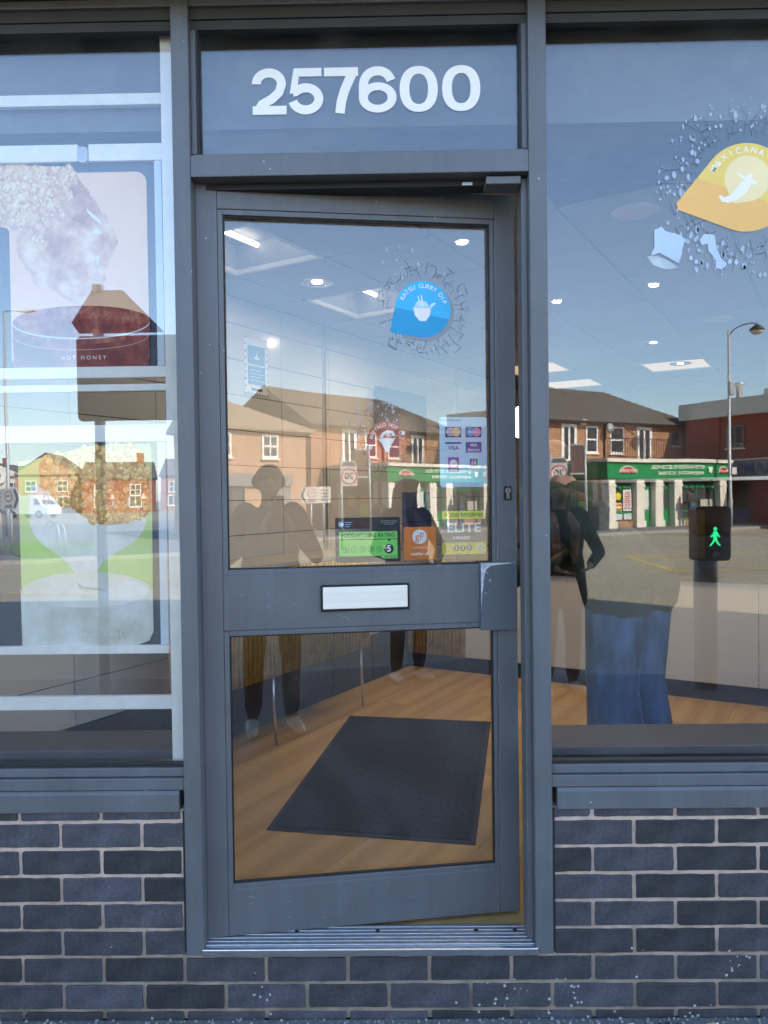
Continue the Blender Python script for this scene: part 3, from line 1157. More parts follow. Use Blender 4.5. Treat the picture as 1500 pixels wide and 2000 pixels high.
# red dip sticker
bf = thing('dip_sticker', 'red round buffalo hot dip sticker with white bull on the door glass', 'sticker', True)
bc = (.534, 1.599)
tb = teardrop(bc, .0575, .078, R(226))
MB().prism(tb, YD + .0006, YD + .0008).build('red_field', paint((.52, .10, .05)), bf)
arc_text('BUFFALO HOT DIP', .010, WHITE, bf, bc, .046, 88, 11.5, YD - .0004)
MB().prism([(.508, 1.603), (.520, 1.607), (.553, 1.606), (.560, 1.611), (.552, 1.595), (.545, 1.585), (.540, 1.568), (.530, 1.565), (.524, 1.580), (.518, 1.592)], YD - .0004, YD - .0002).build('bull_head', WHITE, bf)
MB().prism([(.512, 1.608), (.520, 1.622), (.535, 1.630), (.552, 1.628), (.558, 1.617), (.552, 1.611), (.548, 1.620), (.536, 1.622), (.526, 1.616), (.522, 1.608)], YD - .0004, YD - .0002).build('bull_horns', WHITE, bf)
for (x, z) in ((.485, 1.580), (.582, 1.622)):
    MB().prism([(x - .006, z - .004), (x + .004, z - .007), (x + .006, z + .003), (x - .004, z + .006)], YD - .0004, YD - .0002).build('pepper_mark', WHITE, bf)
splash(bf, (.50, 1.655), .075, YD + .0011, 260, 15, DROP, .2)
cracks(bf, bc, .065, .105, YD + .001, 22, 16, CRACK)

# yellow dip sticker on the right window
mx_ = thing('dip_sticker', 'large yellow mexicana dip sticker with sombrero pepper on the big window', 'sticker')
YW = .0318
mc = (.972, 2.266)
tm = teardrop(mc, .120, .196, R(195))
MB().prism(tm, YW + .0006, YW + .0008).build('yellow_field', paint((.90, .62, .14)), mx_)
MB().prism(clip_below(tm, lambda p: -(p[1] - 2.262 + .35 * (p[0] - .93))), YW + .0002, YW + .0004).build('lower_field', paint((.92, .50, .14)), mx_)
MB().prism(teardrop((.975, 2.290), .062, .078, R(240)), YW - .0002, YW).build('pale_centre', paint((.95, .74, .38)), mx_)
arc_text('MEXICANA DIP', .017, WHITE, mx_, mc, .101, 84, 12, YW - .0008)
MB().prism([(.897, 2.243), (.905, 2.229), (.925, 2.225), (.950, 2.235), (.972, 2.252), (.984, 2.272), (.978, 2.284), (.962, 2.283), (.948, 2.268), (.930, 2.246), (.912, 2.240), (.900, 2.247)], YW - .0008, YW - .0006).build('pepper', WHITE, mx_)
MB().prism([(.945, 2.305), (.960, 2.290), (.985, 2.276), (1.003, 2.273), (1.002, 2.280), (.988, 2.288), (.990, 2.302), (.978, 2.303), (.970, 2.292), (.952, 2.306)], YW - .0012, YW - .001).build('sombrero', WHITE, mx_)
MB().prism([(.876, 2.316), (.902, 2.325), (.905, 2.337), (.879, 2.328)], YW - .0008, YW - .0006).build('chilli_badge', paint((.90, .78, .45)), mx_)
splash(mx_, mc, .245, YW + .0012, 760, 25, DROP, .55)
cracks(mx_, mc, .135, .230, YW + .0016, 46, 26, CRACK)


pt = MB()
_pp = pt.prism
pt.prism = lambda q_, a, b2: _pp([(p[0] + random.Random(p[0]).uniform(-.0015, .0015), p[1] + random.Random(p[1]).uniform(-.0015, .0015)) for p in densify(q_)], a, b2)
pt.prism([(.722, 2.155), (.742, 2.165), (.752, 2.150), (.775, 2.146), (.792, 2.139), (.806, 2.130), (.795, 2.09), (.788, 2.062), (.760, 2.080), (.735, 2.092), (.713, 2.085), (.722, 2.11)], YW - .0002, YW)
pt.prism([(.845, 2.128), (.862, 2.143), (.884, 2.138), (.892, 2.10), (.908, 2.070), (.92, 2.060), (.905, 2.045), (.888, 2.050), (.888, 2.075), (.870, 2.095), (.866, 2.115), (.850, 2.112)], YW - .0002, YW)
for k in range(5):
    pt.prism(blob((random.Random(k).uniform(.80, .95), random.Random(k + 9).uniform(2.02, 2.12)), .005, .007, 9, k), YW - .0002, YW)
pt.build('splash_patch', paint((.52, .62, .78)), mx_)
pl = MB()
pl.add([(.700, YW, 2.084), (.735, YW + .010, 2.086), (.760, YW + .006, 2.073), (.790, YW, 2.050), (.755, YW + .016, 2.052), (.722, YW + .014, 2.064)], [(0, 1, 5), (1, 2, 4, 5), (2, 3, 4)])
pl.build('peeling_corner', paint((.55, .56, .55), .3), mx_)

def press_flat(root, y0):
    """vinyl lies within a fraction of a millimetre of the glass"""
    for ch in root.children:
        if ch.name.startswith('peeling'):
            continue
        for v in ch.data.vertices:
            v.co.y = y0 + (v.co.y - y0) * .11


press_flat(kt, .0244)
press_flat(mx_, .0339)
press_flat(ph, .0339)

# card payment sign
cs = thing('payment_sign', 'pale blue card payment sign at the edge of the door glass', 'sign', True)
MB().prism(rrect(.690, .833, 1.462, 1.668, .008), YD + .0006, YD + .0008).build('backing', paint((.60, .72, .80)), cs)
text('We welcome', .0085, paint((.10, .15, .22)), cs, (.722, YD + .0002, 1.659), 'lettering')
cards = [(.731, 1.624, (.05, .045, .11)), (.792, 1.624, (.05, .045, .11)), (.731, 1.579, (.72, .73, .76)), (.792, 1.579, (.05, .06, .28))]
for i, (x, z, c) in enumerate(cards):
    cd = bx(x - .024, x + .024, YD + .0002, YD + .0004, z - .0155, z + .0155).build('card_logo', paint(c), cs)
    if i < 2:
        c1, c2 = ((.75, .38, .42), (.80, .48, .22)) if i == 0 else ((.10, .35, .68), (.70, .25, .38))
        MB().disc((x - .009, z), .013, YD - .0002).build('left_disc', paint(c1), cd)
        MB().disc((x + .009, z), .013, YD - .0005).build('right_disc', paint(c2), cd)
        text(('MasterCard', 'Maestro')[i], .0065, WHITE, cd, (x, YD - .001, z), 'lettering', bold=.01)
    elif i == 2:
        bx(x - .024, x + .024, YD - .0001, YD + .0001, z + .010, z + .0155).build('blue_band', paint((.03, .05, .30)), cd)
        text('VISA', .012, paint((.04, .07, .38)), cd, (x, YD - .0002, z - .002), 'lettering', bold=.02)
    else:
        bx(x - .024, x + .024, YD - .0001, YD + .0001, z - .0155, z - .001).build('violet_band', paint((.16, .12, .38)), cd)
        text('VISA', .008, WHITE, cd, (x, YD - .0004, z + .006), 'lettering', bold=.02)
        text('Electron', .0075, WHITE, cd, (x, YD - .0004, z - .008), 'lettering', bold=.01)
so = bx(.715, .747, YD + .0002, YD + .0004, 1.507, 1.550).build('card_logo', paint((.30, .06, .34)), cs)
MB().lathe([(.0085, -.0001), (.0115, -.0001), (.0115, .0001), (.0085, .0001)], (.731, YD, 1.532), 20, 'y').build('swirl_ring', WHITE, so)
MB().disc((.731, 1.532), .0045, YD - .0001).build('swirl_dot', WHITE, so)
text('SOLO', .0055, WHITE, so, (.731, YD - .0002, 1.513), 'lettering')
jc = bx(.776, .808, YD + .0002, YD + .0004, 1.505, 1.551).build('card_logo', paint((.68, .76, .80)), cs)
for k, c in enumerate(((.04, .12, .42), (.55, .10, .16), (.03, .34, .24))):
    bx(.7795 + k * .0085, .787 + k * .0085, YD - .0001, YD + .0001, 1.521, 1.546).build('stripe', paint(c), jc)
text('JCB', .0075, WHITE, jc, (.7915, YD - .0003, 1.533), 'lettering')

# hygiene rating
hy = thing('hygiene_sticker', 'black and lime green food hygiene rating sticker showing 5 low on the door', 'sticker', True)
MB().prism(rrect(.380, .570, 1.247, 1.377, .005), YD + .0006, YD + .0008).build('black_backing', INK, hy)
GREEN = paint((.24, .72, .12))
MB().prism([(.391, 1.265), (.511, 1.265), (.517, 1.257), (.561, 1.257), (.561, 1.336), (.391, 1.336)], YD + .0002, YD + .0004).build('green_panel', GREEN, hy)
text('FOOD HYGIENE RATING', .0125, INK, hy, (.476, YD - .0002, 1.325), 'lettering', bold=.012, sx=.82)
bx(.391, .561, YD - .0002, YD, 1.3125, 1.3145).build('rule', INK, hy)
MB().prism([(.5325, 1.3125), (.5415, 1.3125), (.537, 1.306)], YD - .0002, YD).build('pointer', INK, hy)
for k in range(5):
    x = .410 + k * .0245
    rg = MB()
    pr = [(.0082, -.0001), (.0092, -.0001), (.0092, .0001), (.0082, .0001)]
    n = 22
    vs_ = [(x + r * math.cos(2 * math.pi * i / n), YD + h, 1.285 + r * math.sin(2 * math.pi * i / n)) for (r, h) in pr for i in range(n)]
    fs = [(a * n + i, a * n + (i + 1) % n, ((a + 1) % 4) * n + (i + 1) % n, ((a + 1) % 4) * n + i) for a in range(4) for i in range(n)]
    rg.add(vs_, fs).build('rating_ring', INK, hy)
    text(str(k), .0095, INK, hy, (x, YD - .0002, 1.285), 'digit')
MB().disc((.536, 1.285), .0142, YD - .0002).build('rating_disc', INK, hy)
text('5', .019, WHITE, hy, (.536, YD - .0006, 1.285), 'digit', bold=.03)
text('VERY GOOD', .0045, INK, hy, (.540, YD - .0002, 1.262), 'lettering', bold=.02)
MB().disc((.397, 1.358), .008, YD + .0002).build('agency_disc', paint((.25, .55, .75)), hy)
MB().disc((.399, 1.357), .004, YD - .0002).build('agency_swirl', WHITE, hy)
for k in range(3):
    bx(.408, .428 - k * .003, YD + .0002, YD + .0004, 1.362 - k * .006, 1.3645 - k * .006).build('agency_lettering', paint((.25, .5, .7)), hy)
text('This rating is carried out\nin partnership with your\nlocal authority', .0036, paint((.5, .5, .5)), hy, (.537, YD + .0002, 1.362), 'lettering')

# gluten free
gf = thing('gluten_sticker', 'square orange gluten free sticker low on the door glass', 'sticker', True)
bx(.580, .676, YD + .0006, YD + .0008, 1.251, 1.347).build('orange_field', paint((.72, .19, .02)), gf)
MB().disc((.627, 1.318), .0215, YD + .0002).build('white_disc', paint((.80, .78, .74)), gf)
text('gF', .022, paint((.68, .20, .04)), gf, (.627, YD - .0002, 1.318), 'lettering', bold=.008)
text('accredited by', .006, WHITE, gf, (.628, YD + .0001, 1.287), 'lettering')
text('coeliac uk', .0095, WHITE, gf, (.628, YD + .0001, 1.268), 'lettering', bold=.02)

# elite award
el = thing('award_sticker', 'yellow and clear food hygiene ELITE award sticker with black lettering', 'sticker', True)
YEL = paint((.92, .74, .05))
bx(.694, .826, YD + .0006, YD + .0008, 1.368, 1.392).build('yellow_band', YEL, el)
text('FOOD HYGIENE', .0115, INK, el, (.760, YD + .0002, 1.380), 'lettering', sx=1.02)
text('ELITE', .029, paint((.74, .74, .72)), el, (.760, YD + .0002, 1.341), 'lettering', bold=.02, sx=1.12)
bx(.694, .826, YD + .0010, YD + .0012, 1.300, 1.368).build('brown_field', paint((.13, .11, .095)), el)
text('AWARD', .0105, WHITE, el, (.752, YD + .0002, 1.312), 'lettering', bold=.01)
bx(.694, .826, YD + .0006, YD + .0008, 1.264, 1.299).build('yellow_band', M('glitter', (.90, .72, .06), .5, second=(.40, .33, .06), scale=160), el)
for k in range(3):
    x = .737 + k * .0195
    MB().disc((x, 1.282), .0088, YD + .0002).build('score_disc', paint((.07, .06, .05)), el)
    text('5', .010, WHITE, el, (x, YD - .0002, 1.282), 'digit', bold=.02)
MB().prism([(.809 + (.011 if k % 2 else .008) * math.cos(k * math.pi / 10), 1.282 + (.011 if k % 2 else .008) * math.sin(k * math.pi / 10)) for k in range(20)], YD + .0002, YD + .0004).build('seal', paint((.45, .46, .47)), el)

# ================================================================ POSTER DISPLAY IN THE LEFT WINDOW
XP1 = -.638
trim = bx(-.632, -.588, .060, .075, .685, 2.745).build('white_trim', MAT['white_rail'], None, bevel=.002)
tag(trim, 'tall white upright trim strip inside the window next to the door post', 'trim')
RAIL = MAT['white_rail']


def rail(z0, z1, label, x1=XP1, y=.088, d=.02):
    return tag(bx(-1.70, x1, y, y + d, z0, z1).build('display_rail', RAIL, None, bevel=.002), label, 'rail')


rail(2.549, 2.581, 'topmost white rail across the poster window')
rail(.838, .876, 'lowest white rail across the poster window, above the dark inner ledge')

PINK = M('print_pink', (.99, .55, .33), .55, var=.05, scale=3, second=(1.0, .64, .38))
LIME = M('print_lime', (.48, .66, .16), .55, scale=3, second=(.62, .76, .28))
NAVY = M('print_navy', (.022, .035, .06), .5, var=.1, scale=3)


def food_mat(name, c0, c1, c2, scale):
    mt, nt, N, L, b = nodes(name)
    tc = N.new('ShaderNodeTexCoord')
    nz = N.new('ShaderNodeTexNoise')
    nz.inputs['Scale'].default_value = scale
    nz.inputs['Detail'].default_value = 8
    nz.inputs['Roughness'].default_value = .65
    L.new(tc.outputs['Object'], nz.inputs['Vector'])
    rp = N.new('ShaderNodeValToRGB')
    e = rp.color_ramp.elements
    e[0].position, e[0].color = .36, col4(c0)
    e[1].position, e[1].color = .64, col4(c2)
    x = e.new(.5)
    x.color = col4(c1)
    L.new(nz.outputs['Fac'], rp.inputs[0])
    L.new(rp.outputs[0], b.inputs['Base Color'])
    b.inputs['Roughness'].default_value = .55
    return mt


CRISP = food_mat('print_batter', (.62, .40, .20), (.90, .68, .32), (1.0, .90, .55), 18)
GLAZE = food_mat('print_glaze', (.50, .20, .10), (.78, .42, .24), (1.0, .70, .46), 13)
HONEY = food_mat('print_honey', (.16, .012, .010), (.30, .04, .025), (.55, .18, .10), 26)
GOLDN = food_mat('print_golden', (.40, .17, .04), (.75, .42, .14), (.95, .75, .42), 20)
AIOLI = food_mat('print_aioli', (.74, .70, .58), (.84, .81, .71), (.92, .90, .84), 7)


def ellipse(c, a, b_, t0=0, t1=360, n=28):
    return [(c[0] + a * math.cos(R(t0 + (t1 - t0) * k / n)), c[1] + b_ * math.sin(R(t0 + (t1 - t0) * k / n))) for k in range(n + 1)]


def soften(pts, n=2):
    for _ in range(n):
        out = []
        for i, p in enumerate(pts):
            q_ = pts[(i + 1) % len(pts)]
            out += [(p[0] * .75 + q_[0] * .25, p[1] * .75 + q_[1] * .25), (p[0] * .25 + q_[0] * .75, p[1] * .25 + q_[1] * .75)]
        pts = out
    return pts


def ragged(pts, amp, seed, n=3):
    r_ = random.Random(seed)
    pts = soften(pts, n)
    return [(p[0] + r_.uniform(-amp, amp), p[1] + r_.uniform(-amp, amp)) for p in pts]


def layer(parent, name, pts, k, mat, y=.1):
    # printed layers, each a hair in front of the sheet
    return MB().prism(pts, y - .0005 * k - .0002, y - .0005 * k).build(name, mat, parent)


p1_ = thing('poster', 'hot honey poster with a dipped chicken piece on pink, in the upper rails', 'poster')
bx(-1.50, XP1 - .012, .1005, .103, 1.800, 2.392).build('sheet', NAVY, p1_)
bx(-1.70, -.877, .086, .106, 2.392, 2.440).build('top_bar', RAIL, p1_, bevel=.002)
bx(-.847, XP1, .086, .106, 2.392, 2.440).build('top_bar', RAIL, p1_, bevel=.002)
MB().prism(rrect(-.876, -.848, 2.388, 2.432, .010), .084, .110).build('hanging_clip', paint((.45, .50, .55)), p1_)
bx(-1.70, XP1 + .005, .086, .106, 1.783, 1.815).build('bottom_bar', RAIL, p1_, bevel=.002)
bx(-1.70, XP1 + .005, .086, .106, 1.745, 1.765).build('bottom_bar', RAIL, p1_, bevel=.002)
bx(-.662, -.642, .088, .1, 1.816, 2.391).build('clear_edge', paint((.62, .70, .74)), p1_)
layer(p1_, 'pink_panel', rrect(-1.082, -.688, 1.816, 2.366, .030), 1, PINK)
chick = [(-1.50, 2.391), (-.905, 2.391), (-.890, 2.372), (-.880, 2.350), (-.862, 2.325), (-.838, 2.290), (-.822, 2.262), (-.800, 2.235), (-.780, 2.205), (-.770, 2.172), (-.782, 2.140), (-.800, 2.115), (-.806, 2.080), (-.815, 2.055), (-.818, 2.030), (-.845, 2.018), (-.872, 2.020), (-.885, 2.000), (-.900, 1.995), (-.930, 2.015), (-.955, 2.030), (-.985, 2.042), (-1.015, 2.050), (-1.022, 2.075), (-1.045, 2.110), (-1.060, 2.150), (-1.063, 2.185), (-1.075, 2.20), (-1.10, 2.215), (-1.50, 2.24)]
layer(p1_, 'glazed_chicken', soften(ragged(chick, .0045, 8, 2), 1), 2, GLAZE)
crust = [(-1.50, 2.390), (-.912, 2.390), (-.893, 2.365), (-.880, 2.340), (-.890, 2.318), (-.900, 2.330), (-.905, 2.30), (-.93, 2.285), (-.935, 2.262), (-.925, 2.242), (-.945, 2.232), (-.965, 2.225), (-.98, 2.20), (-.975, 2.175), (-.985, 2.160), (-1.01, 2.165), (-1.03, 2.190), (-1.05, 2.215), (-1.09, 2.235), (-1.50, 2.26)]


def inside(p, poly):
    c_ = False
    for i_ in range(len(poly)):
        a, b2 = poly[i_], poly[i_ - 1]
        if (a[1] > p[1]) != (b2[1] > p[1]) and p[0] < (b2[0] - a[0]) * (p[1] - a[1]) / (b2[1] - a[1]) + a[0]:
            c_ = not c_
    return c_


def crumbs(parent, poly, k, palette, n, smin, smax, seed, y=.1):
    """printed crumb clusters: small ragged blobs in a few tones, lit from the upper right"""
    r_ = random.Random(seed)
    x0, x1 = max(-1.2, min(p[0] for p in poly)), max(p[0] for p in poly)
    z0, z1 = min(p[1] for p in poly), max(p[1] for p in poly)
    mbs = [MB() for _ in palette]
    step = .0012 / (n * 3)
    m_ = 0
    got = 0
    while got < n and m_ < n * 20:
        m_ += 1
        p = (r_.uniform(x0, x1), r_.uniform(z0, z1))
        if not inside(p, poly):
            continue
        got += 1
        sz = r_.uniform(smin, smax)
        for d, tone in ((-.30, 0), (0, 1), (.28, 2)):
            idx = min(len(palette) - 1, max(0, tone + r_.choice((0, 0, 1))))
            f_ = (1.2, .9, .35)[tone]
            pts = soften(blob((p[0] + d * sz * .7, p[1] + d * sz), sz * f_, sz * f_, 11, r_.random(), .55), 1)
            yy = y - .0005 * k - step * (got * 3 + tone)
            mbs[idx].add([(q_[0], yy, q_[1]) for q_ in pts], [tuple(range(len(pts)))])
    for mb, c in zip(mbs, palette):
        if mb.f:
            mb.build('crumb_print', paint(c), parent, kind='stuff')


crumbs(p1_, soften(crust), 3, [(.72, .38, .20), (.90, .56, .30), (.99, .72, .42), (1.0, .84, .58)], 520, .004, .012, 21)
layer(p1_, 'gloss_highlight', [(-.862, 2.285), (-.858, 2.255), (-.840, 2.235), (-.815, 2.215), (-.822, 2.232), (-.845, 2.252), (-.857, 2.262)], 6, WHITE)
layer(p1_, 'gloss_highlight', soften([(-.845, 2.20), (-.83, 2.21), (-.815, 2.195), (-.822, 2.188), (-.838, 2.192)]), 6, WHITE)
layer(p1_, 'gloss_highlight', [(-.833, 2.128), (-.825, 2.130), (-.828, 2.100), (-.833, 2.105)], 6, WHITE)
layer(p1_, 'honey_glass', ellipse((-.88, 1.945), .196, .045, 180, 0) + [(-.690, 1.817), (-1.076, 1.817)], 7, HONEY)
layer(p1_, 'honey_body', [(-1.076, 1.94)] + ellipse((-.88, 1.93), .192, .05, 180, 360) + [(-.690, 1.817), (-1.076, 1.817)], 8, food_mat('print_deep_honey', (.13, .012, .012), (.22, .03, .025), (.38, .09, .07), 9))
rim = ellipse((-.88, 1.945), .196, .046, 180, 360) + list(reversed(ellipse((-.88, 1.941), .196, .046, 180, 360)))
layer(p1_, 'glass_rim', rim, 9, paint((.72, .72, .70)))
rim = ellipse((-.88, 1.906), .192, .04, 180, 360) + list(reversed(ellipse((-.88, 1.904), .192, .04, 180, 360)))
layer(p1_, 'glass_rim', rim, 9, paint((.6, .42, .28)))
text('HOT HONEY', .0115, WHITE, p1_, (-.875, .0940, 1.842), 'lettering', space=1.6)

p2_ = thing('poster', 'garlic aioli poster with a chicken dip bowl on lime green, in the lower rails', 'poster')
bx(-1.50, XP1 - .018, .1005, .103, 1.008, 1.604).build('sheet', NAVY, p2_)
bx(-1.70, XP1 + .008, .086, .106, 1.602, 1.650).build('top_bar', RAIL, p2_, bevel=.002)
bx(-1.70, XP1 - .005, .086, .106, .998, 1.022).build('bottom_bar', RAIL, p2_, bevel=.002)
bx(-.668, -.645, .090, .100, 1.023, 1.600).build('clear_edge', paint((.66, .72, .74)), p2_)
bx(-.6445, -.638, .090, .100, 1.03, 1.72).build('side_clip', paint((.35, .30, .26)), p2_)
layer(p2_, 'lime_panel', [(-1.068, 1.013), (-.735, 1.024), (-.705, 1.035), (-.692, 1.06), (-.688, 1.55), (-.690, 1.596), (-.80, 1.595), (-1.072, 1.548)], 1, LIME)
layer(p2_, 'aioli_drip', soften([(-1.035, 1.50), (-.99, 1.46), (-.94, 1.42), (-.70, 1.40), (-.715, 1.345), (-.75, 1.31), (-.80, 1.285), (-.845, 1.25), (-.868, 1.19), (-.898, 1.19), (-.925, 1.25), (-.965, 1.285), (-1.005, 1.31), (-1.035, 1.345), (-1.045, 1.40)]), 2, AIOLI)
gch = [(-1.015, 1.545), (-.985, 1.562), (-.95, 1.570), (-.92, 1.578), (-.88, 1.588), (-.82, 1.594), (-.70, 1.594), (-.694, 1.42), (-.715, 1.385), (-.76, 1.372), (-.83, 1.362), (-.88, 1.385), (-.93, 1.42), (-.975, 1.45), (-1.005, 1.49)]
layer(p2_, 'chicken_piece', soften(gch), 3, GOLDN)
crumbs(p2_, soften(gch), 3.4, [(.50, .22, .04), (.80, .42, .09), (.97, .64, .20), (1.0, .86, .48)], 380, .005, .012, 31)
layer(p2_, 'bowl_rim', ellipse((-.88, 1.178), .186, .054, 0, 360), 7, paint((.74, .74, .60)))
layer(p2_, 'aioli', ellipse((-.88, 1.175), .176, .045, 0, 360), 8, AIOLI)
layer(p2_, 'bowl_body', [(-1.070, 1.186)] + ellipse((-.88, 1.182), .188, .052, 180, 360) + [(-.690, 1.18), (-.690, 1.06), (-.702, 1.034), (-.735, 1.022), (-1.068, 1.012)], 9, food_mat('print_bowl', (.52, .47, .34), (.70, .68, .58), (.84, .84, .80), 5))
layer(p2_, 'swirl', [(-.91, 1.205), (-.89, 1.190), (-.85, 1.186), (-.82, 1.178), (-.86, 1.180), (-.90, 1.186)], 9, paint((.55, .50, .38)))
text('GARLIC AIOLI', .0115, WHITE, p2_, (-.850, .0930, 1.052), 'lettering', space=1.45)

# ================================================================ INTERIOR
U = Vector((.5, .866, 0))
Wd = Vector((.866, -.5, 0))
FZ, CZ = .19, 2.50


def room(name, label=None, cat=None, kind=None):
    """frame whose local x runs along U (into the room) and local y along -Wd (to the left)"""
    o = empty(name, (0, 0, 0), R(60))
    if label:
        tag(o, label, cat)
    if kind:
        o['kind'] = kind
    return o


def in_room(x, y):
    """inside the facade line? local room coords"""
    p = U * x - Wd * y
    return p


# floor of vinyl planks running into the room
fl = room('floor', kind='structure')
MB().prism([(-3.9, .12), (4.4, .12), (5.5, 8.5), (-3.9, 8.5)], FZ - .15, FZ - .0075, 'z').build('floor_base', MAT['grout'], None)
fb_ = bpy.data.objects['floor_base']
fb_['kind'] = 'structure'
pw, pl_ = .19, 1.25
pme = bx(0, pl_ - .0018, 0, pw - .0018, -.006, 0).build('plank', MAT['wood'], fl)
pdata = pme.data
bpy.data.objects.remove(pme)
row = 0
y = -2.6
while y < 1.75:
    x = -2.4 + (row % 3) * .42
    while x < 3.15:
        c = U * (x + pl_ / 2) - Wd * (y + pw / 2)
        a, b_ = U * x - Wd * y, U * (x + pl_) - Wd * (y + pw)
        c3, c4 = U * (x + pl_) - Wd * y, U * x - Wd * (y + pw)
        ys = [p.y for p in (a, b_, c3, c4)]
        if max(ys) > .2 and c.x < 3.2:
            if min(ys) > .125:
                o = link('plank', pdata, fl)
                o.location = (x, y, FZ)
            else:       # trimmed at the threshold
                pts = [(a.x, a.y), (c3.x, c3.y), (b_.x, b_.y), (c4.x, c4.y)]
                pts = clip_below(pts, lambda p: p[1] - .125)
                lo = [((Vector((p[0], p[1], 0)) - a).dot(U), -(Vector((p[0], p[1], 0)) - a).dot(Wd)) for p in pts]
                o = MB().prism(lo, -.006, 0, 'z').build('plank', MAT['wood'], fl)
                o.location = (x, y, FZ)
        x += pl_
    y += pw
    row += 1

# suspended ceiling
ce = room('ceiling', kind='structure')
MB().prism([(-3.9, .16), (4.4, .16), (5.5, 8.5), (-3.9, 8.5)], CZ + .16, CZ + .20, 'z').build('ceiling_slab', MAT['grid'], None)['kind'] = 'structure'
TP = .525
lights_at = {(1, 1): 'tube', (3, 1): 'tube', (8, 1): 'panel', (10, 1): 'panel', (9, -1): 'panel', (8, -3): 'panel', (10, -3): 'panel'}
cme = bx(.006, TP - .006, .006, TP - .006, 0, .012).build('ceiling_tile', MAT['ceil'], ce)
cdat = cme.data
bpy.data.objects.remove(cme)
fixtures = []
for i in range(-4, 12):
    for j in range(-9, 5):
        x, y = .49 + TP * i - TP, .91 - TP + TP * j
        cs_ = [U * a - Wd * b_ for a in (x, x + TP) for b_ in (y, y + TP)]
        if min(p.y for p in cs_) > .18 and y < 1.70 and max(p.x for p in cs_) < 4.3:
            if (i, j) in lights_at:
                fixtures.append((x, y, lights_at[(i, j)]))
                continue
            if y + TP > 1.70:
                o = bx(.006, TP - .006, .006, 1.698 - y, 0, .012).build('ceiling_tile', MAT['ceil'], ce)
            else:
                o = link('ceiling_tile', cdat, ce)
            o.location = (x, y, CZ)
# bulkhead edge above the glass, where the ceiling stops short of the frame
bk = bx(-1.75, 4.2, .118, .15, CZ - .012, 2.80).build('ceiling_bulkhead', M('bulkhead_paint', (.13, .125, .12), .8))
bk['kind'] = 'structure'

TUBE = emis('tube_glow', (1, .86, .66), 1.0)
PANEL = emis('panel_glow', (1, .72, .44), .12)
FROST = M('fixture_white', (.75, .74, .72), .5, var=.03)
names = ['nearest recessed strip light above the tiled wall', 'farther recessed strip light above the tiled wall', 'square ceiling light in front of the kitchen, right of centre', 'square ceiling light in front of the kitchen, beside the tiled wall', 'square ceiling light in the middle of the kitchen', 'square ceiling light at the back of the kitchen, right of centre', 'square ceiling light at the back of the kitchen, beside the tiled wall']
for (x, y, kd), nm in zip(fixtures, names):
    lt = room('ceiling_light', nm, 'light')
    lt['group'] = 'recessed ceiling lights'
    lt.location = (0, 0, 0)
    a, b_ = x + .008, x + TP - .008
    c, d = y + .008, y + TP - .008
    MB().box(a, b_, c, c + .02, CZ - .004, CZ + .018).box(a, b_, d - .02, d, CZ - .004, CZ + .018).box(a, a + .02, c + .02, d - .02, CZ - .004, CZ + .018).box(b_ - .02, b_, c + .02, d - .02, CZ - .004, CZ + .018).build('light_frame', FROST, lt)
    if kd == 'tube':
        rc = MB()
        for q4 in ((a + .012, a + .0195, c + .012, d - .012), (b_ - .0195, b_ - .012, c + .012, d - .012), (a + .02, b_ - .02, c + .012, c + .0195), (a + .02, b_ - .02, d - .0195, d - .012)):
            rc.box(q4[0], q4[1], q4[2], q4[3], CZ + .019, CZ + .13)
        rc.box(a + .012, b_ - .012, c + .012, d - .012, CZ + .131, CZ + .138)
        rc.build('recess_box', M('recess_grey', (.30, .30, .30), .6), lt)
        for yy in (c + (d - c) * .32, c + (d - c) * .68):
            MB().tube([(a + .04, yy, CZ + .105), (b_ - .04, yy, CZ + .105)], .012).build('tube_lamp', TUBE, lt, smooth=True)
    else:
        bx(a + .02, b_ - .02, c + .02, d - .02, CZ + .004, CZ + .010).build('diffuser', PANEL, lt)

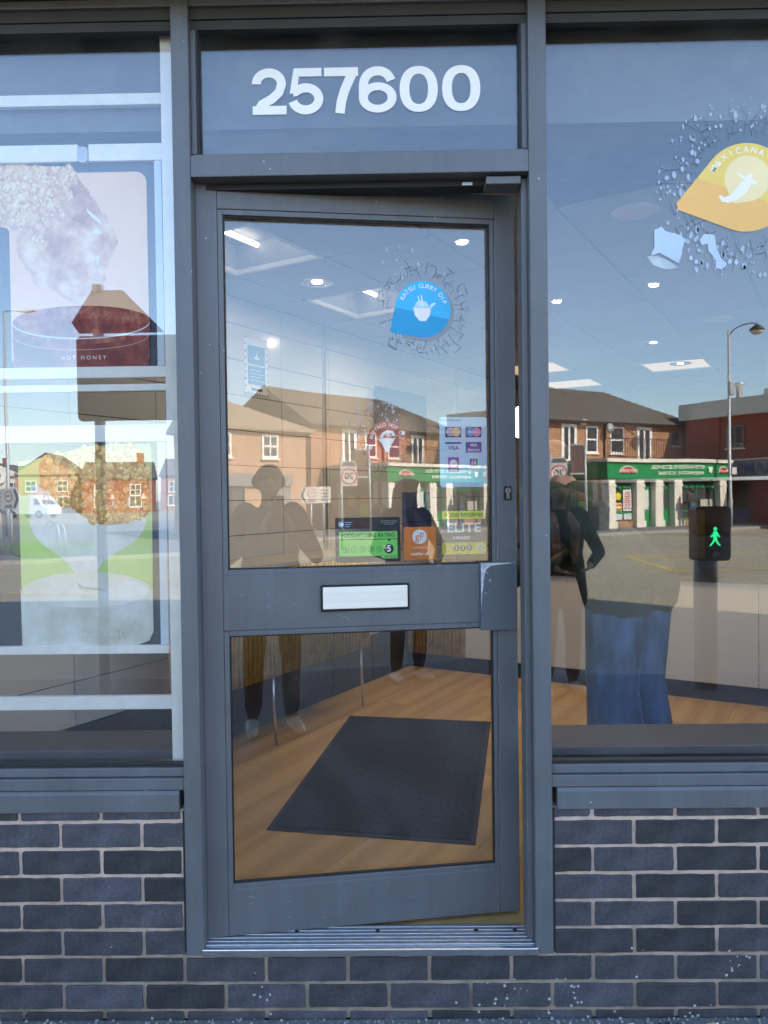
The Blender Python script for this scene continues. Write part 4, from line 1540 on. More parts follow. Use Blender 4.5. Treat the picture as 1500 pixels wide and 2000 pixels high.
DOWN = emis('downlight_glow', (1, .80, .55), 330)
dl_pos = [((-.36, 1.71), .075, 0, 'round chrome downlight seen through the upper door pane'), ((1.84, 3.35), .075, 0, 'chrome ring downlight deeper in, beyond the yellow sticker'), ((2.36, 4.24), .075, 0, 'chrome ring downlight farthest back over the counter'), ((.91, 2.16), .022, 1, 'small bright spotlight nearest the right door post'), ((1.34, 1.86), .022, 1, 'small bright spotlight below the peeling sticker corner'), ((.92, .83), .085, 2, 'flat round ceiling speaker near the yellow sticker'), ((2.0, 2.65), .085, 2, 'flat round ceiling speaker farther from the glass'), ((1.75, 1.45), .022, 1, 'small bright spotlight farthest to the right'), ((.18, 2.55), .022, 1, 'small added spotlight over the door mat'), ((.30, 1.15), .022, 1, 'small bright spotlight nearest the door')]  # spotlights over the mat and nearest the door are added to brighten the room
for (p, r, kd, lab) in dl_pos:
    dlt = empty('downlight' if kd < 2 else 'ceiling_speaker', (p[0], p[1], CZ), 0, lab, 'downlight' if kd < 2 else 'speaker')
    if kd == 2:
        MB().lathe([(r, 0), (r, -.006), (r * .9, -.010), (r * .2, -.011)], n=32).build('grille', FROST, dlt, smooth=True)
        MB().lathe([(r * 1.05, -.0005), (r * 1.05, -.003)], n=32).build('rim', MAT['grid'], dlt)
    else:
        n = 32
        prof = [(r * 1.12, -.001), (r * 1.10, -.008), (r, -.009), (r * .96, -.002)]
        mb = MB()
        vs_ = [(rr_ * math.cos(2 * math.pi * i / n), rr_ * math.sin(2 * math.pi * i / n), h) for (rr_, h) in prof for i in range(n)]
        fs = [(a * n + i, a * n + (i + 1) % n, (a + 1) * n + (i + 1) % n, (a + 1) * n + i) for a in range(3) for i in range(n)]
        mb.add(vs_, fs).build('rim', MAT['steel'], dlt, smooth=True)
        MB().lathe([(r * .95, -.0015), (r * .6, -.0025), (r * .3, -.003)], n=24).build('reflector', MAT['steel'] if kd == 0 else FROST, dlt, smooth=True)
        MB().lathe([(r * (.35 if kd == 0 else .9), -.0032), (r * (.3 if kd == 0 else .8), -.006)], n=18).build('lamp', DOWN if kd else emis('dim_lamp', (1, .84, .62), 70 if p[0] < 0 else 3), dlt)

# left wall with large glossy tiles and charcoal skirting
lw = room('left_wall', kind='structure')
bx(-2.0, 6.5, 1.705, 1.85, FZ - .1, CZ + .17).build('wall_core', MAT['grout'], lw)
tw, tht = .47, .186
z = FZ + .31
tcache = {}
while z < CZ - .01:
    h = min(tht, CZ - z)
    for i in range(-4, 13):
        x = 1.21 + tw * (i - .0)
        key = round(h, 3)
        if key not in tcache:
            t_ = bx(0, tw - .004, 1.696, 1.7045, 0, h - .004).build('wall_tile', MAT['tile'], lw, bevel=.001)
            tcache[key] = t_.data
            bpy.data.objects.remove(t_)
        o = link('wall_tile', tcache[key], lw)
        o.location = (x - tw * 1, 0, z)
    z += tht
for i in range(-4, 13):
    x = 1.21 + tw * (i - 1)
    bx(x, x + tw - .004, 1.688, 1.7045, FZ + .001, FZ + .305).build('skirting_tile', MAT['skirt'], lw)
for x in (2.03 + .05, 3.98):
    bx(x, x + .018, 1.680, 1.6955, FZ + .31, CZ).build('tile_trim', MAT['steel'], lw)

# rest of the room shell
bw = room('back_wall', kind='structure')
bx(6.2, 6.35, -4.6, 1.70, FZ - .1, CZ + .17).build('wall_core', MAT['warm_wall'], bw)
rw = bx(3.85, 4.0, .15, 7, FZ - .1, CZ + .17).build('right_wall', MAT['plaster'])
rw['kind'] = 'structure'
# inner window ledges
tag(bx(XWL, XL0 - .005, .105, .30, .69, .715).build('window_ledge', MAT['ledge'], None, bevel=.003), 'dark brown inner ledge under the poster window', 'ledge')
tag(bx(XR1 + .005, XWR, .105, .315, .69, .715).build('window_ledge', MAT['ledge'], None, bevel=.003), 'dark inner ledge under the big right window', 'ledge')
bx(XWL, XL0 - .005, .285, .30, FZ, .688).build('ledge_apron', MAT['plaster'])['kind'] = 'structure'
bx(XR1 + .005, XWR, .30, .314, FZ, .688).build('ledge_apron_panel', MAT['skirt'])['kind'] = 'structure'

# counter
co = room('service_counter', 'long cream shop counter with gold corrugated end panel and black top edge', 'counter')
X0 = 3.10
bx(X0 + .04, X0 + .62, -3.4, 1.68, FZ, .30).build('plinth', MAT['skirt'], co)
for k in range(5):
    y1 = 1.22 - k * .93
    bx(X0, X0 + .6, y1 - .928, y1, .302, .905).build('front_panel', MAT['cream'], co, bevel=.002)
bx(X0, X0 + .6, 1.224, 1.68, .302, .90).build('end_core', MAT['gold'], co)
for k in range(15):
    y0 = 1.232 + k * .030
    MB().tube([(X0 - .004, y0 + .013, .303), (X0 - .004, y0 + .013, .899)], .0125, 8).build('corrugation', MAT['gold'], co, smooth=True)
bx(X0 - .02, X0 + .64, -3.4, 1.68, .907, .935).build('worktop', MAT['rubber'], co, bevel=.003)
bx(X0 + .30, X0 + .62, .35, 1.2, 1.055, 1.078).build('upper_shelf', MAT['black'], co)
for y_ in (.4, 1.1):
    bx(X0 + .44, X0 + .47, y_, y_ + .03, .936, 1.054).build('shelf_support', MAT['steel'], co)
# glass-fronted display box on the counter and warm back bar
bb = room('back_bar', 'dark kitchen back bar with shelf behind the counter', 'back bar')
bx(5.6, 6.19, -3.6, 1.3, FZ, 1.05).build('cabinet', MAT['skirt'], bb, bevel=.004)
bx(5.85, 6.19, -3.6, 1.3, 1.55, 1.58).build('shelf', MAT['steel'], bb)
mn = room('menu_screen', 'black wall screen high on the tiled wall beyond the door', 'screen')
bx(2.66, 3.36, 1.64, 1.675, 1.78, 2.19).build('panel', MAT['rubber'], mn, bevel=.004)
bx(2.9, 3.1, 1.6755, 1.6955, 1.9, 2.05).build('wall_bracket', MAT['black'], mn)
nb = room('notice_board', 'dark blue wall panel behind the counter end', 'panel')
bx(3.06, 3.46, 1.66, 1.694, 1.10, 1.47).build('board', M('navy_panel', (.05, .09, .22), .4, var=.1), nb, bevel=.003)
for z_ in (1.25, 1.35):
    bx(3.07, 3.45, 1.656, 1.6595, z_, z_ + .004).build('joint_strip', MAT['rubber'], nb)

# pendant lamp over the counter
pd = empty('pendant_lamp', (1.02, 3.95, 0), 0, 'round white globe pendant seen in the door gap', 'lamp')
MB().tube([(0, 0, 2.12), (0, 0, CZ)], .006, 8).build('cord', MAT['black'], pd)
MB().lathe([(.01, .14), (.05, .125), (.085, .08), (.10, .0), (.085, -.07), (.05, -.11), (.005, -.12)], (0, 0, 2.0), 24).build('globe', emis('globe_glow', (1, .78, .5), .8, (.8, .75, .65)), pd, smooth=True)

# bench along the tiled wall
be = room('wall_bench', 'raised bench with gold corrugated front and steel legs along the tiled wall', 'bench')
bx(.48, 2.05, 1.34, 1.685, 1.095, 1.118).build('bench_top', MAT['cream'], be, bevel=.003)
bx(.48, 2.05, 1.352, 1.37, .56, 1.094).build('front_core', MAT['gold'], be)
for k in range(47):
    x0 = .49 + k * .033
    MB().tube([(x0 + .014, 1.351, .561), (x0 + .014, 1.351, 1.093)], .0145, 8).build('corrugation', MAT['gold'], be, smooth=True)
for x in (.62, 1.20, 2.02):
    MB().tube([(x, 1.40, .60), (x, 1.40, .40), (x + .02, 1.40, FZ)], .008, 10).build('leg', MAT['steel'], be, smooth=True)

# framed notice on the tiles
nf = room('framed_notice', 'small blue notice in a sketchy white frame on the wall tiles', 'notice')
bx(1.36, 1.55, 1.690, 1.6955, 2.00, 2.31).build('paper', paint((.74, .76, .78)), nf)
bx(1.385, 1.525, 1.688, 1.6898, 2.165, 2.265).build('upper_panel', paint((.06, .20, .42)), nf)
bx(1.385, 1.525, 1.688, 1.6898, 2.055, 2.155).build('lower_panel', paint((.06, .20, .42)), nf)
# local frame faces -Wd side: build the mark as plain shapes
for pts in ([(1.445, 2.19), (1.465, 2.19), (1.455, 2.24)], [(1.430, 2.195), (1.442, 2.195), (1.448, 2.215)], [(1.468, 2.195), (1.48, 2.195), (1.462, 2.215)]):
    MB().prism(pts, 1.6865, 1.6875).build('emblem', WHITE, nf)
for k in range(4):
    bx(1.40, 1.51 - (k % 2) * .02, 1.6865, 1.6875, 2.075 + k * .018, 2.080 + k * .018).build('text_line', paint((.45, .55, .68)), nf)
bx(1.41, 1.50, 1.688, 1.6898, 2.022, 2.036).build('footer_text', INK, nf)
rr = random.Random(4)
fr_ = MB()
for (a, b_) in (((1.365, 2.005), (1.365, 2.305)), ((1.545, 2.005), (1.545, 2.305)), ((1.365, 2.305), (1.545, 2.305)), ((1.365, 2.005), (1.545, 2.005))):
    for k in range(9):
        t = k / 8
        x, z = a[0] + (b_[0] - a[0]) * t, a[1] + (b_[1] - a[1]) * t
        s = .005
        fr_.prism(blob((x, z), s, s, 6, k, .4), 1.688, 1.6895)
fr_.build('frame_ornament', paint((.10, .12, .18)), nf, kind='stuff')

# doormat
mt_ = empty('door_mat', (0, 0, 0), 0, 'black rubber-edged door mat on the oak floor inside the door', 'mat')
mp_ = [(-.262, 2.262), (.522, 2.122), (.278, .632), (-.492, .768)]
cx = sum(p[0] for p in mp_) / 4
cy = sum(p[1] for p in mp_) / 4
MB().prism(mp_, FZ + .0005, FZ + .004, 'z').build('rubber_edge', MAT['mat_edge'], mt_)
inn = [(cx + (p[0] - cx) * .95, cy + (p[1] - cy) * .965) for p in mp_]
MB().prism(inn, FZ + .0042, FZ + .008, 'z').build('pile', MAT['mat'], mt_)
nub = MB()
a0, a1, a2, a3 = [Vector((p[0], p[1])) for p in inn]
for i in range(24):
    for j in range(44):
        s, t = (i + .5) / 24, (j + .5) / 44
        p = (a0 * (1 - s) + a1 * s) * (1 - t) + (a3 * (1 - s) + a2 * s) * t
        if (i + j) % 2:
            nub.box(p.x - .006, p.x + .006, p.y - .006, p.y + .006, FZ + .0078, FZ + .0105)
nub.build('raised_nubs', MAT['mat'], mt_, kind='stuff')

# ================================================================ STREET OPPOSITE (seen reflected in the glass)
RZ = math.atan2(.506, -.863)       # buildings there face our shop: local -y looks at us, local x runs back along the street


def bld(name, t, d, label, cat='building'):
    p = ST(t, d)
    return empty(name, (p.x, p.y, 0), RZ, label, cat)


def win(par, x0, x1, z0, z1, y=0, bars=(1, 1), fw=.06, mat=None, pane=None, sill=True, name='window'):
    """framed window on a wall facing local -y; bars = (vertical, horizontal) glazing bars"""
    mb = MB()
    f = -.035
    mb.box(x0, x0 + fw, y + f, y + .02, z0, z1).box(x1 - fw, x1, y + f, y + .02, z0, z1).box(x0 + fw, x1 - fw, y + f, y + .02, z1 - fw, z1).box(x0 + fw, x1 - fw, y + f, y + .02, z0, z0 + fw)
    for k in range(bars[0]):
        x = x0 + (x1 - x0) * (k + 1) / (bars[0] + 1)
        mb.box(x - fw * .35, x + fw * .35, y + f + .005, y + .02, z0 + fw, z1 - fw)
    for k in range(bars[1]):
        z = z0 + (z1 - z0) * (k + 1) / (bars[1] + 1)
        mb.box(x0 + fw, x1 - fw, y + f + .003, y + .02, z - fw * .5, z + fw * .5)
    w = mb.build(name, mat or MAT['upvc'], par)
    bx(x0 + fw * .5, x1 - fw * .5, y - .012, y - .004, z0 + fw * .5, z1 - fw * .5).build('pane', pane or MAT['pane'], w)
    if sill:
        bx(x0 - .06, x1 + .06, y - .09, y - .002, z0 - .07, z0 - .002).build('window_sill', MAT['stone'], w)
    return w


def hip_roof(par, x0, x1, y0, y1, ze, zr, hip0, hip1, mat, over=.25):
    ym_ = (y0 + y1) / 2
    a, b_, c, d = x0 - over, x1 + over, y0 - over, y1 + over
    v = [(a, c, ze), (b_, c, ze), (b_, d, ze), (a, d, ze), (a + hip0 + over * (hip0 == 0), ym_, zr), (b_ - hip1 - over * (hip1 == 0), ym_, zr)]
    v += [(p[0], p[1], p[2] - .12) for p in v[:4]]
    fs = [(0, 1, 5, 4), (1, 2, 5), (2, 3, 4, 5), (3, 0, 4), (6, 7, 1, 0), (7, 8, 2, 1), (8, 9, 3, 2), (9, 6, 0, 3), (9, 8, 7, 6)]
    return MB().add(v, fs).build('roof', mat, par)


def course_lines(par, x0, x1, y0, ze, ym_, zr, hip0, hip1, mat, n=14, over=.25):
    """shallow tile courses across the front slope"""
    mb = MB()
    for k in range(1, n):
        t = k / n
        a = x0 - over + hip0 * t
        b_ = x1 + over - hip1 * t
        y = (y0 - over) + (ym_ - y0 + over) * t
        z = ze + (zr - ze) * t
        mb.add([(a, y - .02, z + .004), (b_, y - .02, z + .004), (b_, y + .03, z + .045), (a, y + .03, z + .045)], [(0, 1, 2, 3)])
    return mb.build('tile_courses', mat, par, kind='stuff')


# ---- single-storey pizza shop with terrace
pz = bld('pizza_shop', 0, 0, 'single-storey takeaway with a green fascia and white columns across the road')
L_ = 7.6
bx(-L_, 0, .25, 3.9, 0, 2.8).build('wall', MAT['red_brick'], pz)
GR, STN = MAT['green'], MAT['stone']
bx(-L_ - .05, .25, -.22, .35, 2.12, 2.80).build('fascia', GR, pz)
bx(.0, .24, .36, 3.9, 2.12, 2.80).build('side_fascia', M('pale_green_paint', (.16, .36, .16), .5), pz)
bx(-L_ - .12, .32, -.32, 3.95, 2.805, 2.95).build('cornice', STN, pz)
for (t0, t1) in ((-.12, .30), (1.60, 2.08), (2.78, 3.28), (3.98, 4.48), (6.98, 7.45)):
    cl_ = MB().box(-t1, -t0, -.14, .3, .28, 2.115).build('column', STN, pz, bevel=.02)
    bx(-t1 - .05, -t0 + .05, -.18, .3, 0, .28).build('plinth', STN, cl_)
    bx(-t1 - .03, -t0 + .03, -.16, .3, 1.78, 1.86).build('capital', STN, cl_)


def shopwin(t0, t1, z0, z1, bars):
    bx(-t1, -t0, .20, .249, 0, 2.115).build('shop_recess', MAT['pane'], pz)
    return win(pz, -t1, -t0, z0, z1, .19, bars, .07, GR, MAT['pane'], False)


shopwin(.305, 1.595, .30, 1.80, (1, 0))
bx(-1.595, -.305, .0, .19, 0, .29).build('stall_riser', MAT['red_brick'], pz)
shopwin(4.485, 6.975, .30, 1.80, (1, 0))
bx(-6.975, -4.485, .0, .19, 0, .29).build('stall_riser', MAT['red_brick'], pz)
for (t0, t1) in ((.305, 1.595), (4.485, 6.975)):
    for z_ in (.62,):
        bx(-t1, -t0, .13, .165, z_, z_ + .08).build('window_rail', GR, pz)
    for k in range(4 if t1 < 3 else 7):
        x = -t0 - (t1 - t0) * (k + .5) / (4 if t1 < 3 else 7)
        MB().prism([(x - .09, 1.70), (x + .09, 1.70), (x + .06, 1.80), (x, 1.86), (x - .06, 1.80)], .12, .15).build('valance_scallop', GR, pz)
for (t0, t1) in ((2.085, 2.775), (3.285, 3.975)):
    dr = bx(-t1, -t0, .16, .20, 0, 1.80).build('door', GR, pz)
    bx(-t1 + .12, -t0 - .12, .150, .159, .75, 1.65).build('door_pane', MAT['pane'] if t0 > 3 else paint((.66, .68, .66)), dr)
    bx(-t1 + .12, -t0 - .12, .150, .159, .12, .60).build('door_panel', GR, dr, bevel=.01)
    bx(-t1 + .08, -t1 + .11, .12, .158, .9, 1.1).build('handle', MAT['steel'], dr)
    bx(-t1, -t0, .17, .20, 1.84, 2.11).build('fanlight', MAT['pane'], pz)
# posters in the first window
bx(-1.50, -.98, .09, .125, .72, 1.66).build('price_poster', paint((.78, .72, .70)), pz)
for k in range(9):
    bx(-1.44 + .04 * (k % 2), -1.04 - .03 * (k % 3), .082, .089, .80 + k * .09, .845 + k * .09).build('poster_line', paint((.42, .08, .08)) if k > 1 else paint((.3, .2, .2)), pz)
MB().disc((-.70, 1.36), .17, .11).build('pepper_print', paint((.80, .62, .03)), pz)
bx(-.92, -.46, .11, .125, .72, 1.08).build('offer_poster', paint((.70, .52, .12)), pz)
for k, c in enumerate(((.25, .12, .03), (.75, .7, .6), (.5, .05, .03))):
    bx(-.90, -.48, .10, .109, .75 + k * .10, .81 + k * .10).build('offer_band', paint(c), pz)
for k in range(2):
    bx(-.92 - k * .6, -.42 - k * .6, .09, .125, .34, .60).build('window_vinyl', paint((.55, .62, .60)), pz)
bx(-6.7, -5.9, .10, .125, .75, 1.2).build('window_vinyl', paint((.5, .46, .38)), pz)
# lettering on the fascia
text('BETTER INGREDIENTS. BETTER PIZZA.', .15, WHITE, pz, (-4.1, -.226, 2.60), 'lettering', bold=.02, ext=.004)
text('PAPAJOHNS.CO.UK   01270 250505', .14, WHITE, pz, (-4.3, -.226, 2.34), 'lettering', bold=.02, ext=.004)
for x in (-.95, -7.1):
    lgx = MB().prism(ellipse((x, 2.36), .52 if x > -2 else .36, .30, 0, 180), -.26, -.222).build('logo_panel', paint((.62, .64, .56)), pz)
    MB().prism(ellipse((x, 2.37), .46 if x > -2 else .31, .24, 0, 180), -.268, -.262).build('logo_red', MAT['red_sign'], lgx)
    text("PAPA JOHN'S", .13 if x > -2 else .09, WHITE, lgx, (x, -.275, 2.45), 'lettering', bold=.02, ext=.003)
MB().prism([(-6.35, 2.62), (-6.05, 2.62), (-6.10, 2.42), (-6.16, 2.36), (-6.24, 2.36), (-6.30, 2.42)], -.26, -.221).build('alarm_box', WHITE, pz)
# side wall window with posters
sw = empty('side_window', (0, 0, 0), math.pi / 2)
sw.parent = pz
win(sw, 1.0, 2.9, .45, 2.0, -.03, (1, 1), .07, GR, MAT['pane'], False)
bx(1.2, 1.75, -.075, -.068, .6, 1.15).build('lime_poster', paint((.38, .62, .03)), sw)
bx(1.25, 1.7, -.075, -.068, 1.2, 1.5).build('red_poster', paint((.6, .10, .06)), sw)
bx(2.1, 2.5, -.075, -.068, 1.0, 1.5).build('yellow_poster', paint((.7, .5, .05)), sw)
bx(.62, .88, -.06, -.003, .3, 2.1).build('side_pilaster', STN, sw)
bx(3.0, 3.2, -.06, -.003, .3, 2.1).build('side_pilaster', STN, sw)
# terrace railing
rl = MB()
for k in range(52):
    x = -.05 - k * .146
    rl.box(x - .008, x + .008, .0, .016, 2.96, 3.78)
rl.box(-L_, .0, -.008, .024, 3.78, 3.81).box(-L_, 0, -.004, .02, 3.03, 3.05)
rl.build('terrace_railing', MAT['iron'], pz)

# ---- two-storey terrace behind the flat roof
tr = bld('terrace_house', 0, -4.0, 'long two-storey brick house with slate roof above the takeaway')
bx(-10.6, 1.0, 0, 7, 0, 5.0).build('wall', MAT['red_brick'], tr)
hip_roof(tr, -10.6, 1.0, 0, 7, 5.0, 7.1, 3.4, 0, MAT['roof'])
course_lines(tr, -10.6, 1.0, 0, 5.0, 3.5, 7.1, 3.4, 0, MAT['roof'])
bx(-10.9, 1.2, -.32, -.26, 4.86, 4.96).build('gutter', MAT['iron'], tr)
win(tr, -1.99, -1.0, 2.96, 4.82, 0, (1, 0), .16, sill=False, name='french_door')
win(tr, -3.44, -2.62, 3.45, 4.75, 0, (0, 1), .08)
win(tr, -5.28, -4.31, 3.45, 4.75, 0, (0, 1), .08)
win(tr, -7.25, -6.2, 2.96, 4.80, 0, (1, 0), .16, sill=False, name='french_door')
win(tr, -9.3, -8.6, 3.9, 4.6, 0, (0, 0), .06, MAT['grey_band'])
win(tr, -10.3, -9.7, 3.9, 4.6, 0, (0, 0), .06, MAT['grey_band'])
MB().tube([(-3.9, -.06, 2.95), (-3.9, -.06, 4.9)], .045, 8).build('downpipe', MAT['iron'], tr)
ds = MB().lathe([(.02, .06), (.16, .03), (.26, -.02), (.27, -.03)], (-3.95, -.35, 4.62), 20, 'y').build('satellite_dish', MAT['galv'], tr, smooth=True)
MB().tube([(-3.95, -.3, 4.62), (-3.95, -.1, 4.4), (-3.95, 0, 4.4)], .02, 6).build('dish_arm', MAT['iron'], ds)
bx(-2.5, -2.25, -.2, 0, 4.78, 5.05).build('alarm_box', WHITE, tr)

# ---- brick corner building to the left
lb = bld('brick_house', -4.0, -.8, 'pale brick two-storey house with grey shop band and two white sash windows')
bx(-.0, 12, 0, 8, 0, 4.25).build('wall', MAT['orange_brick'], lb)
hip_roof(lb, 0, 12, 0, 8, 4.25, 6.15, 3.4, 0, MAT['roof_pale'])
course_lines(lb, 0, 12, 0, 4.25, 4, 6.15, 3.4, 0, MAT['roof_pale'])
win(lb, 1.55, 2.35, 3.05, 4.0, 0, (1, 1), .09)
win(lb, 3.75, 4.5, 3.05, 4.0, 0, (1, 1), .09)
win(lb, 6.2, 7.0, 3.05, 4.0, 0, (1, 1), .09)
bx(.85, 12, -.12, -.002, 1.92, 2.42).build('grey_fascia', MAT['grey_band'], lb)
bx(.9, 2.35, -.05, -.002, .25, 1.9).build('shutter', MAT['grey_band'], lb)
win(lb, 3.2, 4.5, .35, 1.88, 0, (1, 0), .07, MAT['iron'], None, False, 'shop_window')
win(lb, 5.0, 6.0, 0.02, 1.88, 0, (0, 0), .09, MAT['iron'], None, False, 'shop_door')
bx(-.002, .05, -.08, -.01, 0, 4.2).build('downpipe', paint((.16, .06, .05)), lb)
bx(0, 12, -.06, -.002, 0, .25).build('plinth', MAT['grey_band'], lb)

# ---- red building on the right, at right angles
p = ST(10.3, -1.6)
rb = empty('red_building', (15.3, -38.3, 0), R(240) , 'red brick shop building with a cream roof band and blue letters', 'building')
# local -y faces back along the shop row, local x runs away from us
bx(-14, 0, .05, 9, 0, 5.2).build('wall', MAT['dark_red_brick'], rb)
bx(-14.2, .2, -.25, 9.1, 5.2, 6.05).build('roof_band', MAT['cream_metal'], rb)
bx(-14, 0, -.30, .04, 2.15, 2.95).build('shop_fascia', paint((.34, .27, .30)), rb)
bx(-14, 0, -.42, -.30, 2.96, 3.05).build('fascia_cap', paint((.6, .58, .5)), rb)
text('RAMS', .55, paint((.06, .13, .27)), rb, (-4.2, -.31, 2.55), 'lettering', bold=.03, ext=.02)
for k in range(4):
    x = -2.2 - k * 3.1
    win(rb, x - 1.6, x - .1, .15, 2.1, 0, (1, 1), .08, MAT['red_paint'], MAT['pane'], False, 'shop_window')
    bx(x - 1.5, x - .2, -.05, -.04, .2, .7).build('blue_panel', MAT['blue_paint'], rb)
    bx(x - 2.6, x - 1.75, -.06, .05, 0, 2.1).build('red_panel', MAT['red_paint'], rb)
    win(rb, x - 1.2, x - .3, 3.6, 4.7, 0, (1, 0), .07, MAT['grey_band'])
    bx(x + .1, x + .35, -.08, .05, 3.05, 5.2).build('pilaster', MAT['dark_red_brick'], rb)
fl_ = MB().lathe([(.16, 0), (.16, .95), (.30, 1.0), (.30, 1.06)], (-1.6, 2.2, 6.05), 14).build('flue', MAT['steel'], rb, smooth=True)
MB().lathe([(.5, 0), (.45, .12), (.2, .18)], (-1.6, 2.2, 6.05), 14).build('flue_base', MAT['galv'], rb)
bx(-5.6, -3.6, 1.2, 2.6, 6.05, 6.55).build('plant_box', MAT['cream_metal'], rb, bevel=.05)


# ---- houses at the far end of the road, to the left
def house(x, y, w, d, ze, zr, rz, wall_mat, label, gable=False, nwin=3, clock=False):
    h = empty('far_house', (x, y, 0), rz, label, 'house', 'houses at the far end of the road')
    bx(0, w, 0, d, -.1, ze).build('wall', wall_mat, h)
    if gable:
        v = [(-.2, -.3, ze), (w + .2, -.3, ze), (w + .2, d, ze), (-.2, d, ze), (w / 2, -.3, zr), (w / 2, d, zr)]
        MB().add(v, [(0, 1, 4), (1, 2, 5, 4), (2, 3, 5), (3, 0, 4, 5), (0, 3, 2, 1)]).build('roof', MAT['roof'], h)
        MB().prism([(0, ze), (w, ze), (w / 2, zr - .3)], -.32, -.305).build('gable', wall_mat, h)
    else:
        hip_roof(h, 0, w, 0, d, ze, zr, 0, 0, MAT['roof'])
        bx(w * .15, w * .15 + .9, d / 2 - .4, d / 2 + .4, zr - .5, zr + 1.2).build('chimney', MAT['dark_red_brick'], h)
    for k in range(nwin):
        xc = w * (k + .5) / nwin
        win(h, xc - .7, xc + .7, ze - 2.3, ze - .8, 0, (1, 1), .12)
        win(h, xc - .8, xc + .8, .6, 2.1, 0, (1, 0), .12)
    if clock:
        MB().disc((w / 2, ze - .2), .75, -.36).build('clock_face', WHITE, h)
        MB().tube([(w / 2, -.38, ze - .2), (w / 2, -.38, ze + .3)], .05, 6).build('clock_hand', MAT['iron'], h)
    return h


house(-32, -100, 9, 8, 4.4, 6.6, R(165), MAT['dark_red_brick'], 'red brick house with white window, nearest the door post', nwin=2)
house(-43, -102, 8, 9, 5.0, 8.0, R(170), MAT['orange_brick'], 'orange brick gabled house between the red one and the white one', True, 2)
house(-52.5, -107, 6.5, 10, 5.0, 6.8, R(172), MAT['stone'], 'white gabled building with a clock', True, 2, True)
house(-59, -118, 16, 9, 4.6, 7.2, R(168), MAT['red_brick'], 'long brick house at the far left of the road', nwin=5)
house(-19, -108, 14, 9, 4.8, 7.4, R(172), MAT['red_brick'], 'brick house behind, hidden mostly by the door post', nwin=4)


def van(x, y, rz, mat, label):
    v = empty('parked_van', (x, y, -.1), rz, label, 'van')
    prof = [(-2.4, .35), (-2.4, 1.95), (-2.2, 2.1), (1.0, 2.1), (1.5, 1.9), (2.0, 1.25), (2.5, 1.1), (2.55, .35)]
    MB().prism(prof, -.95, .95).build('body', mat, v, bevel=.06)
    for s in (-1, 1):
        MB().prism([(1.1, 1.25), (1.75, 1.25), (1.42, 1.78), (1.1, 1.78)], s * .955, s * .962).build('side_window', MAT['pane'], v)
        for xw in (-1.5, 1.6):
            w = MB().lathe([(.36, -.1), (.36, .1)], (xw, s * .88, .36), 16, 'y').build('wheel', MAT['black'], v)
            MB().lathe([(.2, -.115), (.2, .115)], (xw, s * .88, .36), 12, 'y').build('rim', MAT['galv'], w)
        bx(2.50, 2.57, s * .8 - .12, s * .8 + .12, .7, .9).build('headlight', MAT['upvc'], v)
    MB().prism([(-.8, 0), (.8, 0), (.7, 0.5), (-.7, .5)], 0, .01).build('windscreen', MAT['pane'], v).matrix_local = Matrix.Translation((2.03, 0, 1.27)) @ Matrix.Rotation(R(90), 4, 'Z') @ Matrix.Rotation(R(-38), 4, 'X')
    return v


van(-35, -72, R(20), MAT['upvc'], 'white van parked before the white gabled building')

# ---- road furniture
PO = MAT['galv']


def pole(par, h, r=.045, x=0, y=0):
    return MB().tube([(x, y, -.05), (x, y, h)], r, 12).build('post', PO, par, smooth=True)


# 20 mph sign
s20 = empty('speed_sign', (4.53, -19, 0), R(180), '20 mph speed limit sign on a grey post', 'sign')
pole(s20, 2.55, .04, .22, .03)
MB().prism([(-.24, 1.74), (.24, 1.74), (.24, 2.34), (.16, 2.47), (-.16, 2.47), (-.24, 2.34)], -.012, 0).build('plate', paint((.52, .52, .52)), s20)
MB().disc((0, 2.02), .235, -.016).build('red_ring', paint((.50, .05, .05)), s20)
MB().disc((0, 2.02), .195, -.019).build('white_disc', paint((.62, .62, .60)), s20)
text('20', .20, INK, s20, (0, -.022, 2.02), 'lettering', bold=.02)
MB().prism([(-.22, 2.32), (.22, 2.32), (.15, 2.44), (-.15, 2.44)], -.016, -.013).build('header_band', paint((.10, .10, .11)), s20)

# framed board on a second post
fbd = empty('framed_board', (6.9, -25.5, 0), R(175), 'brown framed board on a pale post beside the speed sign', 'sign')
pole(fbd, 3.25, .05)
MB().box(.06, .56, -.03, .03, 2.20, 3.20).build('board', paint((.12, .07, .06), .3), fbd)
MB().box(.05, .57, -.04, .04, 3.2, 3.26).box(.05, .57, -.04, .04, 2.14, 2.2).build('board_frame', PO, fbd)


